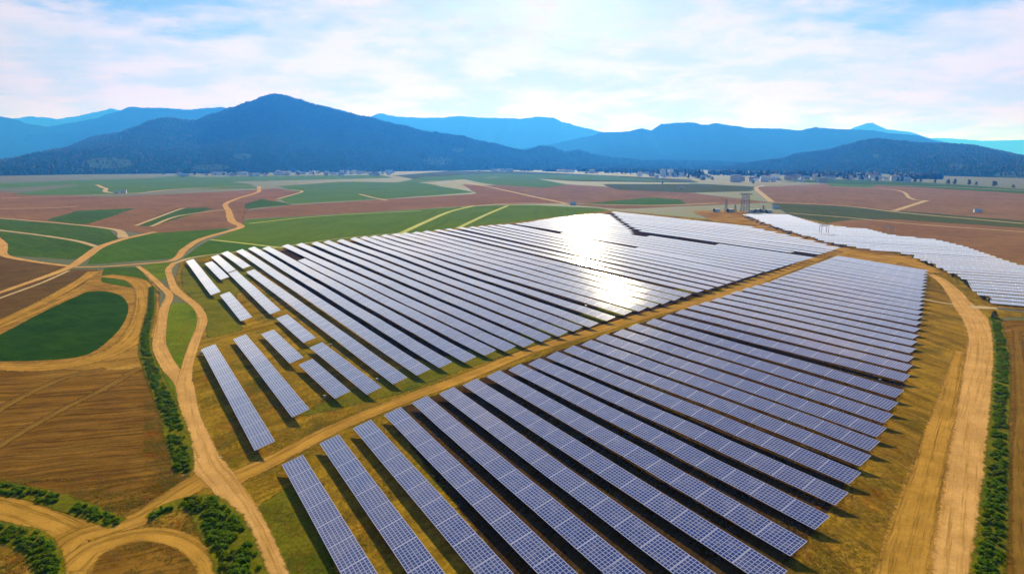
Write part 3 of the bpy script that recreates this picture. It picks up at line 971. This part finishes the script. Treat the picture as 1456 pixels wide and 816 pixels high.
for i, (a, b_) in enumerate(zip(SB, EB)):
    nB += 1
    lab = ('first long solar row north of the diagonal track, beside the short isolated rows' if i == 0 else
           'long solar row north of the diagonal track, %s from the isolated short rows' % ordinal(nB))
    solar_row(g2(a), g2(b_), lab, 'long solar rows north of the diagonal dirt track', coarse=(i > 16), flat=(R(7) if i > 17 else R(1.5) if i > 9 else 0.0))


def clip_rows(poly_px, ang, pitch, labfn, group, phase=0.0, minlen=12, flat=0.0):
    """parallel rows filling an outline on the ground"""
    poly = [g2(p) for p in poly_px]
    u_ = Vector((math.cos(ang), math.sin(ang), 0))
    n_ = Vector((-u_.y, u_.x, 0))
    offs = [p.dot(n_) for p in poly]
    o_ = min(offs) + phase
    k = 0
    while o_ < max(offs):
        hits = []
        for i in range(len(poly)):
            a, b_ = poly[i - 1], poly[i]
            da, db = a.dot(n_) - o_, b_.dot(n_) - o_
            if (da < 0) != (db < 0):
                p = a.lerp(b_, da / (da - db))
                hits.append(p.dot(u_))
        hits.sort()
        for j in range(0, len(hits) - 1, 2):
            if hits[j + 1] - hits[j] > minlen:
                k += 1
                jit = random.uniform(-2, 2)
                solar_row(u_ * (hits[j] + jit) + n_ * o_, u_ * hits[j + 1] + n_ * o_, labfn(k), group, coarse=True, flat=flat)
        o_ += pitch
    return k


kB = clip_rows([(737, 317.5), (770, 312.5), (800, 308), (825, 305), (850, 303.5), (866, 302.8), (884, 316), (899, 326), (903, 334), (940, 336), (1162, 364.5), (1092, 385.5), (1086, 387)],
               R(-59.5), 8.8, lambda k: 'hazy solar row north of the diagonal track, %s behind the block of glaring rows' % ordinal(k),
               'far solar rows north of the diagonal dirt track', phase=9, flat=R(7))
kC = clip_rows([(870, 299.5), (1012, 315.5), (1070, 322), (1120, 333), (1160, 342.5), (1196, 352), (1184, 356.5), (1166, 361.5), (1155, 361), (1000, 341), (917, 329.5), (896, 320)],
               R(-60), 8.8, lambda k: 'white glaring solar row in the far wedge, %s beyond the dark gap' % ordinal(k),
               'solar rows in the far white wedge', phase=5, flat=R(10))
kD = clip_rows([(1056, 304), (1106, 303.5), (1122, 305), (1147, 312.5), (1166, 318), (1200, 322), (1235, 325), (1266, 333), (1332, 340), (1373, 350), (1414, 364), (1480, 385), (1540, 425), (1540, 441), (1413, 428), (1398, 420), (1373, 399), (1348, 385), (1330, 377), (1292, 360), (1240, 355), (1205, 348), (1174, 342), (1133, 331), (1092, 318)],
               R(-29), 8.6, lambda k: 'solar row of the eastern block, %s from the eastern dirt road junction' % ordinal(k),
               'solar rows of the eastern block', phase=5, flat=R(10))
print('rows', len(rowsA), nB, kB, kC, kD)

# ------------------------------------------------------------------ hedges and shrubs
def leaf_clump(b, c, r, n, size, flat=.7):
    for _ in range(n):
        d = Vector((random.gauss(0, 1), random.gauss(0, 1), random.gauss(0, 1)))
        d.normalize()
        rr = r * (random.random() ** .4)
        p = Vector((c[0] + d.x * rr, c[1] + d.y * rr, max(.03, c[2] + d.z * rr * flat)))
        a = Vector((random.gauss(0, 1), random.gauss(0, 1), random.gauss(0, .6))).normalized()
        e = a.cross(Vector((random.gauss(0, 1), random.gauss(0, 1), random.gauss(0, 1)))).normalized()
        s = size * random.uniform(.6, 1.4)
        i = len(b.v)
        b.v += [tuple(p - a * s), tuple(p + e * s * .6), tuple(p + a * s), tuple(p - e * s * .6)]
        b.f.append((i, i + 1, i + 2, i + 3))


M['leaf'] = leaf_mat('hedge leaves', (.055, .15, .004), (.11, .21, .006), (.20, .26, .012))
M['leaf_dry'] = leaf_mat('dry shrub leaves', (.08, .10, .010), (.14, .13, .015), (.24, .18, .03))
M['bark'] = plain('bark', (.09, .06, .035), .9, 0, .3, .1)


def hedge(px, width, height, label, dens=1.0, mat='leaf', cat='hedge', leaf=.15):
    P = catmull([G(x, y) for x, y in px], 12)
    W = width if isinstance(width, (list, tuple)) else [width] * len(px)
    Wl = []
    for i in range(len(W) - 1):
        Wl += [W[i] + (W[i + 1] - W[i]) * k / 12 for k in range(12)]
    Wl.append(W[-1])
    road('grass_verge', px, [w_ * 1.25 for w_ in W], M['site_green'], 1.2)
    b = MB()
    st = MB()
    base = P[0].copy()
    for i in range(len(P) - 1):
        seg = (P[i + 1] - P[i])
        L = seg.length
        d = seg.normalized()
        nn = Vector((d.y, -d.x, 0))
        cnt = max(1, int(L * Wl[i] * 1.5 * dens + random.random()))
        for _ in range(cnt):
            off = random.uniform(-.5, .5)
            p = P[i] + seg * random.random() + nn * off * Wl[i]
            gap = noise.noise(p * .22) + .35 * noise.noise(p * .9)
            if gap < -.38 and mat == 'leaf':
                continue
            h = height * (.55 + .4 * random.random() + .5 * gap) * (1 - 1.1 * off * off)
            r = random.uniform(.35, 1.0) * (height * .45 + .3)
            q = p - base
            leaf_clump(b, (q.x, q.y, max(.25, h - r * .6)), r, int(70 + 60 * r), leaf)
            leaf_clump(b, (q.x, q.y, .3), r * 1.1, 16, leaf)
            if random.random() < .3:
                st.bar((q.x, q.y, -.1), (q.x + random.uniform(-.2, .2), q.y, h * .7), .06, 5, .02)
    root = empty('hedge' if cat == 'hedge' else 'shrub', base)
    tag(root, label, cat, 'hedges and shrubs beside the dirt roads')
    b.build('foliage', M[mat], root)
    if st.v:
        st.build('stems', M['bark'], root)
    return root


random.seed(21)
hedge([(216, 408), (215, 440), (208, 470), (207, 500), (222, 540), (243, 590), (256, 640), (262, 672)], [1.4, 1.8, 2.0, 2.4, 2.8, 3.2, 3.0, 2.0], .8, 'long green hedge between the ploughed brown field and the left sandy road')
hedge([(-30, 688), (0, 694), (60, 706), (115, 724), (168, 745)], [3, 2.6, 2.4, 2.6, 1.6], .75, 'green hedge along the lower edge of the ploughed brown field')
hedge([(214, 738), (240, 722), (285, 716), (312, 742), (330, 775), (345, 815), (360, 860)], [1.2, 2.4, 4.2, 5.2, 5.0, 4.6, 4.6], .95, 'thick curved clump of green bushes beside the bottom left road')
hedge([(-30, 752), (0, 758), (40, 768), (66, 796), (66, 850)], [3.4, 3.2, 3.2, 2.6, 2.4], .85, 'green bushes curving round the bare corner at the bottom left')
hedge([(1414, 452), (1424, 500), (1422, 570), (1418, 650), (1412, 740), (1404, 816), (1398, 870)], [2.2, 2.6, 2.4, 2.4, 2.6, 2.6, 2.6], .75, 'long green hedge along the wide sandy road at the right edge')

# ------------------------------------------------------------------ far trees and village
M['leaf_far'] = leaf_mat('far tree leaves', (.014, .040, .012), (.03, .062, .016), (.05, .08, .02))


def make_tree(tall, spread, seed):
    random.seed(seed)
    tr = MB()
    tr.bar((0, 0, -.5), (.2, .1, tall * .5), tall * .035, 7, tall * .018)
    for k in range(5):
        a = k * 1.3 + random.random()
        z0 = tall * random.uniform(.25, .5)
        tr.bar((.1, .05, z0), (math.cos(a) * spread * .6, math.sin(a) * spread * .6, z0 + tall * .22), tall * .014, 5, tall * .005)
    cr = MB()
    for k in range(20):
        a = random.random() * 6.28
        zz_ = random.uniform(.22, .9)
        rr = spread * math.sin(min(1, (1.05 - zz_) * 1.5) * 1.5) * random.uniform(.2, .8)
        leaf_clump(cr, (math.cos(a) * rr, math.sin(a) * rr, tall * zz_), spread * random.uniform(.3, .5), 46, tall * .045, 1.0)
    return cr.mesh('crown'), tr.mesh('trunk')


protos = []
for k, (tl, spd) in enumerate(((14, 5.2), (22, 4.6), (10, 5.0), (26, 4.0))):
    a, b_ = make_tree(tl, spd, 50 + k)
    a.materials.append(M['leaf_far'])
    b_.materials.append(M['bark'])
    protos.append((a, b_, ['broad', 'tall', 'low bushy', 'slender tall'][k]))


def put_tree(p, k, s, label, group):
    r = empty('tree', p, random.random() * 6)
    r.scale = (s, s, s)
    tag(r, label, 'tree', group)
    c_ = link('crown', protos[k][0], None, r)
    t_ = link('trunk', protos[k][1], None, r)
    return r


random.seed(77)
TREEZ = [
    ((560, 245), (745, 240), 2.0, 26, (0, 1, 2), 'dark tree in the line along the foot of the left hill', 'trees along the foot of the left hill'),
    ((745, 240), (870, 244), 3.0, 26, (0, 2, 1), 'dark tree at the foot of the low middle rise', 'trees at the foot of the middle rise'),
    ((870, 247), (1005, 256), 4.5, 44, (0, 1, 3, 1), 'tall dark tree in the wood behind the far fields, middle of the valley', 'trees of the valley wood'),
    ((1030, 250), (1095, 256), 5.0, 24, (1, 3, 3), 'tall dark tree standing before the blue middle mountains', 'tall trees right of the valley wood'),
    ((1095, 254), (1240, 257), 5.0, 34, (0, 2, 1), 'dark tree among the pale houses of the right village', 'trees of the right village'),
    ((250, 250), (560, 249), 3.0, 44, (0, 2), 'dark tree among the pale houses of the left village', 'trees of the left village'),
    ((1240, 258), (1450, 268), 2.0, 12, (0, 2), 'dark tree at the foot of the right hill', 'trees at the foot of the right hill'),
]
for (a, b_, spr, cnt, kinds, lab, grp) in TREEZ:
    for i in range(int(cnt * 1.25)):
        f_ = random.random()
        x, y = a[0] + (b_[0] - a[0]) * f_, a[1] + (b_[1] - a[1]) * f_ - random.random() * spr
        p = G(x, max(y, 242.5))
        put_tree(p, random.choice(kinds), random.uniform(.7, 1.25), lab, grp)
for x, y, s, lab in ((1000.5, 256.5, 1.0, 'small round dark tree alone before the village, left of a pair'), (1013, 256.5, 1.1, 'small round dark tree alone before the village, right of a pair'),
                     (942, 262, .6, 'tiny dark bush alone in the far brown field'), (233, 249, 1.0, 'single dark tree at the far left edge of the plain'), (1071, 261.5, .9, 'small dark tree beside the far pale track bend')):
    put_tree(G(x, y), 2, s, lab, 'single trees on the plain')

M['wall_w'] = plain('white render', (.86, .84, .80), .8, 0, .1, .2)
M['wall_b'] = plain('beige render', (.62, .54, .45), .8, 0, .15, .2)
M['roof_r'] = plain('tile roof', (.42, .24, .17), .8, 0, .2, .2)
M['roof_g'] = plain('grey roof', (.58, .56, .54), .7, 0, .2, .2)
M['dark'] = plain('dark glass', (.03, .035, .045), .2, 0, .1, .6)


def house_protos(w_, d_, h_, flat):
    wl = MB().box(-w_ / 2, w_ / 2, -d_ / 2, d_ / 2, -.3, h_)
    rf = MB()
    if flat:
        rf.box(-w_ / 2 - .3, w_ / 2 + .3, -d_ / 2 - .3, d_ / 2 + .3, h_ + .003, h_ + .5)
        rf.box(-1.5, 1.5, -1, 1.2, h_ + .5, h_ + 2.2)
    else:
        x, y = w_ / 2 + .5, d_ / 2 + .5
        z, zt = h_ + .003, h_ + d_ * .28
        rf.v = [(-x, -y, z), (x, -y, z), (x, y, z), (-x, y, z), (-x, 0, zt), (x, 0, zt)]
        rf.f = [(0, 1, 5, 4), (2, 3, 4, 5), (0, 4, 3), (1, 2, 5), (0, 3, 2, 1)]
    wi = []
    nx_ = max(2, int(w_ / 3))
    for fl in range(int(h_ // 3)):
        for k in range(nx_):
            cx = -w_ / 2 + (k + .5) * w_ / nx_
            wi.append((cx, fl * 3 + 1.7))
    wm = MB().box(-.55, .55, -d_ / 2 - .04, -d_ / 2 + .05, -.6, .6).mesh('window')
    return wl.mesh('wall'), rf.mesh('roof'), wm, wi


HP = [house_protos(11, 8, 6.2, False), house_protos(9, 7, 3.3, False), house_protos(15, 10, 9.5, True), house_protos(24, 11, 6.5, False), house_protos(10, 9, 16, True)]


def put_house(p, k, wm_, rm, label, group, sc_=1.0):
    wl, rf, wi, wl_ = HP[k]
    key = (wm_, rm)
    r = empty('house', p, random.uniform(-.5, .5))
    r.scale = (sc_,) * 3
    tag(r, label, 'house', group)
    for nm, me, mt in (('wall', wl, wm_), ('roof', rf, rm)):
        cp = CACHE.setdefault((nm, k, mt), None)
        if cp is None:
            cp = me.copy()
            cp.materials.append(M[mt])
            CACHE[(nm, k, mt)] = cp
        link(nm, cp, None, r)
    cp = CACHE.get(('win', k))
    if cp is None:
        cp = wi.copy()
        cp.materials.append(M['dark'])
        CACHE[('win', k)] = cp
    for (cx, cz) in wl_[:6]:
        o_ = link('window', cp, None, r)
        o_.location = (cx, 0, cz)
    return r


CACHE = {}
random.seed(91)
VILL = [((255, 249), (350, 248), 3, 14, 'small pale house in the left half of the village below the tall hill', 'houses of the left village, west half'),
        ((350, 247.5), (480, 246), 3.5, 26, 'small pale house in the village row below the tall hill', 'houses of the left village, middle'),
        ((480, 246), (556, 245), 5, 30, 'pale house in the dense right end of the village below the tall hill', 'houses of the dense village end'),
        ((680, 243.2), (725, 242.8), 1.5, 8, 'tiny pale house below the right slope of the tall hill', 'tiny houses below the right slope'),
        ((785, 244), (860, 245.5), 2, 10, 'small pale house in front of the low middle rise', 'houses before the middle rise'),
        ((905, 247), (1010, 252), 5, 18, 'small pale house among the trees of the valley wood', 'houses in the valley wood'),
        ((1045, 252), (1180, 252), 7, 40, 'small pale house of the right village behind the far fields', 'houses of the right village'),
        ((1190, 250.5), (1300, 256), 4, 22, 'small pale house at the foot of the right hill', 'houses at the foot of the right hill')]
for (a, b_, spr, cnt, lab, grp) in VILL:
    for i in range(cnt):
        f_ = random.random()
        x, y = a[0] + (b_[0] - a[0]) * f_, a[1] + (b_[1] - a[1]) * f_ + (1 - random.random()) * spr
        put_house(G(x, y), random.choice((0, 1, 1, 2, 0, 3)), random.choice(('wall_w', 'wall_w', 'wall_b')), random.choice(('roof_r', 'roof_g', 'roof_g', 'roof_r')), lab, grp, random.uniform(1.0, 1.7))
for x, lab in ((942, 'left one of two slender pale towers rising from the valley wood'), (953, 'right one of two slender pale towers rising from the valley wood')):
    put_house(G(x, 251), 4, 'wall_w', 'roof_g', lab, 'pale towers in the valley wood', 1.6)
put_house(G(1168, 260), 2, 'wall_b', 'roof_g', 'large beige building at the right end of the far village row', None, 1.4)
for x, y, k, lab in ((166, 275.5, 1, 'white farm shed beside the far left track, left of a farmhouse'), (176, 275, 0, 'white farmhouse beside the far left track, right of a shed'),
                     (815, 291.5, 1, 'low shed where two pale tracks meet behind the panels'), (968, 268, 1, 'white hut in the far brown field near a green patch'),
                     (1103, 297, 1, 'white hut at the right end of the substation yard'), (1390, 302, 1, 'tiny pale hut in the brown field at the far right')):
    put_house(G(x, y), k, 'wall_w', 'roof_g', lab, None, .8)

# ------------------------------------------------------------------ substation, pylon, gantries
M['steel'] = plain('weathered lattice steel', (.20, .20, .22), .6, .5, .2)


def lattice(b, x, y, w0, w1, h, nseg, r):
    prev = None
    for i in range(nseg + 1):
        f_ = i / nseg
        ww = (w0 + (w1 - w0) * f_) / 2
        z = h * f_
        cur = [Vector((x - ww, y - ww, z)), Vector((x + ww, y - ww, z)), Vector((x + ww, y + ww, z)), Vector((x - ww, y + ww, z))]
        for k in range(4):
            b.bar(cur[k], cur[(k + 1) % 4], r * .7)
            if prev:
                b.bar(prev[k], cur[k], r)
                b.bar(prev[k], cur[(k + 1) % 4], r * .6)
                b.bar(prev[(k + 1) % 4], cur[k], r * .6)
        prev = cur


p = G(1059, 302.5)
root = empty('pylon', p, .2)
tag(root, 'tall grey lattice pylon with a wide flat head in the substation yard', 'pylon')
b = MB()
lattice(b, 0, 0, 7.5, 5.5, 21, 6, .28)
b.build('tower', M['steel'], root)
b = MB()
for yy in (-2.7, 2.7):
    b.bar((-6.5, yy, 22.2), (6.5, yy, 22.2), .3)
    b.bar((-6.5, yy, 21.1), (6.5, yy, 21.1), .3)
    for k in range(8):
        b.bar((-6.5 + k * 1.6, yy, 21.1), (-5.7 + k * 1.6, yy, 22.2), .14)
b.build('crossarm', M['steel'], root)
b = MB()
for xx in (-6, -3, 3, 6):
    b.bar((xx, 0, 21.1), (xx, 0, 19.3), .14, 6)
b.build('insulator', M['wall_b'], root)
for x, y, h, lab in ((1032, 301.5, 15, 'thin grey mast at the left of the substation yard'), (1045, 302, 9, 'short grey mast just left of the tall pylon'), (1085, 302, 8, 'short grey mast just right of the tall pylon')):
    root = empty('mast', G(x, y), .3)
    tag(root, lab, 'mast', 'masts in the substation yard')
    b = MB()
    lattice(b, 0, 0, 3.2, .6, h, 5, .13)
    b.build('tower', M['steel'], root)
    b = MB().bar((-2, 0, h * .85), (2, 0, h * .85), .12)
    b.bar((-1.4, 0, h * .7), (1.4, 0, h * .7), .12)
    b.build('crossarm', M['steel'], root)
for x, y, lab, w_, h_ in ((1172.5, 335, 'thin steel gantry frame standing among the eastern solar rows', 6, 9), (1264, 334, 'small steel frame at the back edge of the eastern solar rows', 6, 7)):
    root = empty('gantry', G(x, y), .1)
    tag(root, lab, 'gantry', 'steel gantries by the eastern block')
    for sx in (-1, 1):
        MB().bar((sx * w_ / 2, 0, -.3), (sx * w_ / 2, 0, h_), .16).build('post', M['steel'], root)
        MB().bar((sx * w_ / 2, 3, -.3), (sx * w_ / 2, 3, h_), .16).build('post', M['steel'], root)
    b = MB()
    for yy in (0, 3):
        b.bar((-w_ / 2 - .5, yy, h_), (w_ / 2 + .5, yy, h_), .2)
        b.bar((-w_ / 2, yy, h_ - 1.4), (w_ / 2, yy, h_ - 1.4), .12)
        for k in range(5):
            b.bar((-w_ / 2 + k * w_ / 5, yy, h_ - 1.4), (-w_ / 2 + (k + 1) * w_ / 5, yy, h_), .08)
    b.build('beam', M['steel'], root)
random.seed(4)
for i, (x, y, lab) in enumerate(((1018, 301, 'pale equipment cabin at the left end of the substation yard'), (1038, 301.5, 'pale equipment cabin left of the tall pylon'), (1070, 302, 'long pale equipment cabin right of the tall pylon'), (1080, 301.5, 'pale equipment cabin in the right half of the yard'), (1092, 302.5, 'pale equipment cabin near the white hut'))):
    root = empty('equipment_cabin', G(x, y), random.uniform(-.3, .3))
    tag(root, lab, 'cabin', 'equipment cabins in the substation yard')
    MB().box(-4, 4, -2, 2, 0, 3.2).build('wall', M['wall_b' if i % 2 else 'wall_w'], root)
    MB().box(-4.3, 4.3, -2.3, 2.3, 3.203, 3.5).build('roof', M['roof_g'], root)
    MB().box(-1, .2, -2.05, -1.99, 0, 2.2).build('door', M['roof_g'], root)
    put_tree(G(x + random.uniform(-4, 6), y + .6), 2, .42, 'small bush beside the cabins of the substation yard', 'bushes in the substation yard')

# rubble and scrub along the edge between the white wedge and the eastern block
M['rock'] = plain('brown rubble', (.20, .13, .085), .95, 0, .35, .1)
M['rock_pale'] = plain('white stone', (.70, .66, .58), .9, 0, .1, .2)


def rock_mesh(seed, mt):
    rnd = random.Random(seed)
    bm = bmesh.new()
    bmesh.ops.create_icosphere(bm, subdivisions=2, radius=1)
    for v_ in bm.verts:
        v_.co *= 1 + .35 * noise.noise(v_.co * 1.3 + Vector((seed, 0, 0)))
        v_.co.z *= .65
    me = bpy.data.meshes.new('rock')
    bm.to_mesh(me)
    bm.free()
    me.materials.append(M[mt])
    return me


RK = [rock_mesh(s, 'rock') for s in (1, 2, 3)]
edge1 = [(1060, 306), (1092, 319), (1130, 331), (1172, 342), (1205, 349)]
for i in range(90):
    f_ = random.random() * (len(edge1) - 1)
    j = int(f_)
    x = edge1[j][0] + (edge1[j + 1][0] - edge1[j][0]) * (f_ - j)
    y = edge1[j][1] + (edge1[j + 1][1] - edge1[j][1]) * (f_ - j)
    p = G(x + random.uniform(-5, 3), y + random.uniform(.6, 3.2))
    o = link('rock', RK[i % 3])
    o.location = p + Vector((0, 0, .2))
    s = random.uniform(.6, 1.7)
    o.scale = (s * 1.3, s, s)
    o.rotation_euler = (0, 0, random.random() * 6)
    tag(o, 'brown boulder in the rubble bank between the white wedge and eastern rows', 'rock', 'boulders of the rubble bank')
edge2 = [(1282, 361), (1300, 363), (1318, 374), (1335, 380), (1350, 388), (1374, 402), (1398, 422), (1412, 430)]
for i in range(34):
    f_ = random.random() * (len(edge2) - 1)
    j = int(f_)
    x = edge2[j][0] + (edge2[j + 1][0] - edge2[j][0]) * (f_ - j)
    y = edge2[j][1] + (edge2[j + 1][1] - edge2[j][1]) * (f_ - j)
    p = G(x + random.uniform(-5, 0), y + random.uniform(.6, 2))
    put_tree(p, 2, random.uniform(.12, .22), 'dark low bush along the front edge of the eastern solar rows', 'bushes along the eastern rows')
put_tree(G(1413, 452), 2, .28, 'round dark bush at the top end of the right hedge', 'bushes along the eastern rows')
o = link('stone', rock_mesh(9, 'rock_pale'))
o.location = G(288, 502) + Vector((0, 0, .2))
o.scale = (.9, .8, .8)
tag(o, 'pale stone at the upper left corner of the leftmost lower solar row', 'stone')
o = link('stone', rock_mesh(10, 'rock_pale'))
o.location = G(313, 650)
o.scale = (.35, .3, .3)
tag(o, 'small white stone lying right of the main sandy road', 'stone')

# small inverter boxes in the lanes between rows
M['boxw'] = plain('grey cabinet paint', (.24, .24, .23), .5, 0, .08)
im_ = MB().box(-.45, .45, -.25, .25, .5, 1.6).mesh('cabinet')
ir_ = MB().box(-.52, .52, -.33, .33, 1.603, 1.68).mesh('hood')
il_ = MB().box(-.05, .05, -.05, .05, -.1, .497).mesh('leg')
for me_ in (im_, ir_):
    me_.materials.append(M['boxw'])
il_.materials.append(M['alu'])
BX = [(470, 489, 'below the seam of the first long northern row'), (461.5, 562, 'under the edge of the short blue row by the diagonal track'), (536, 538, 'near the lower end of the first long northern row'),
      (538, 617, 'below the third near row left of its middle'), 
      (884, 572, 'in the lane above the ninth near row'), (1251, 539, 'in the wide brown lane near the right edge of the panels'), (1029, 492, 'in the lane below the seventeenth near row'), (833, 434, 'in the lane north of the diagonal track')]
for x, y, lab in BX:
    r = empty('inverter_box', G(x, y, 1.0) - Vector((0, 0, 1.0)), random.uniform(-.4, .4))
    tag(r, 'small pale inverter box ' + lab, 'inverter box', 'inverter boxes between the rows')
    r.scale = (.62, .62, .62)
    link('cabinet', im_, None, r)
    link('hood', ir_, None, r)
    for sx in (-.35, .35):
        l_ = link('leg', il_, None, r)
        l_.location = (sx, 0, 0)

# short dry grass and weeds on the near ground
M['blade'] = leaf_mat('dry grass blades', (.20, .135, .012), (.11, .12, .008), (.32, .22, .03))
b = MB()
random.seed(33)
grid = {}
for (x, y, hw) in ROADPTS:
    grid.setdefault((int(x // 6), int(y // 6)), []).append((x, y, hw))
near = [((290, 816), (560, 540)), ((1100, 816), (1330, 420)), ((250, 640), (480, 380)), ((1380, 816), (1430, 460)), ((-10, 816), (330, 680)), ((205, 700), (270, 400)), ((400, 640), (1000, 420))]
made = 0
while made < 26000:
    (xa, ya), (xb, yb) = random.choice(near)
    f_ = random.random()
    p = G(random.uniform(xa, xb), ya + (yb - ya) * f_)
    if p.y > 240:
        continue
    dens = noise.noise(p * .09) + .5 * noise.noise(p * .4)
    if dens < random.uniform(-.35, .35):
        continue
    hit = False
    gx, gy = int(p.x // 6), int(p.y // 6)
    for i in (-1, 0, 1):
        for j in (-1, 0, 1):
            for (x, y, hw) in grid.get((gx + i, gy + j), ()):
                if (p.x - x) ** 2 + (p.y - y) ** 2 < (hw + .2) ** 2:
                    hit = True
    if hit:
        continue
    made += 1
    for _ in range(5):
        a = random.random() * 6.28
        q = p + Vector((random.gauss(0, .16), random.gauss(0, .16), 0))
        h = random.uniform(.10, .32)
        wv_ = random.uniform(.05, .12)
        i = len(b.v)
        b.v += [(q.x - math.cos(a) * wv_, q.y - math.sin(a) * wv_, 0), (q.x + math.cos(a) * wv_, q.y + math.sin(a) * wv_, 0), (q.x + random.gauss(0, .1), q.y + random.gauss(0, .1), h)]
        b.f.append((i, i + 1, i + 2))
tag(b.build('grass', M['blade']), 'short dry grass and weeds scattered over the near ground', 'grass', kind='stuff')
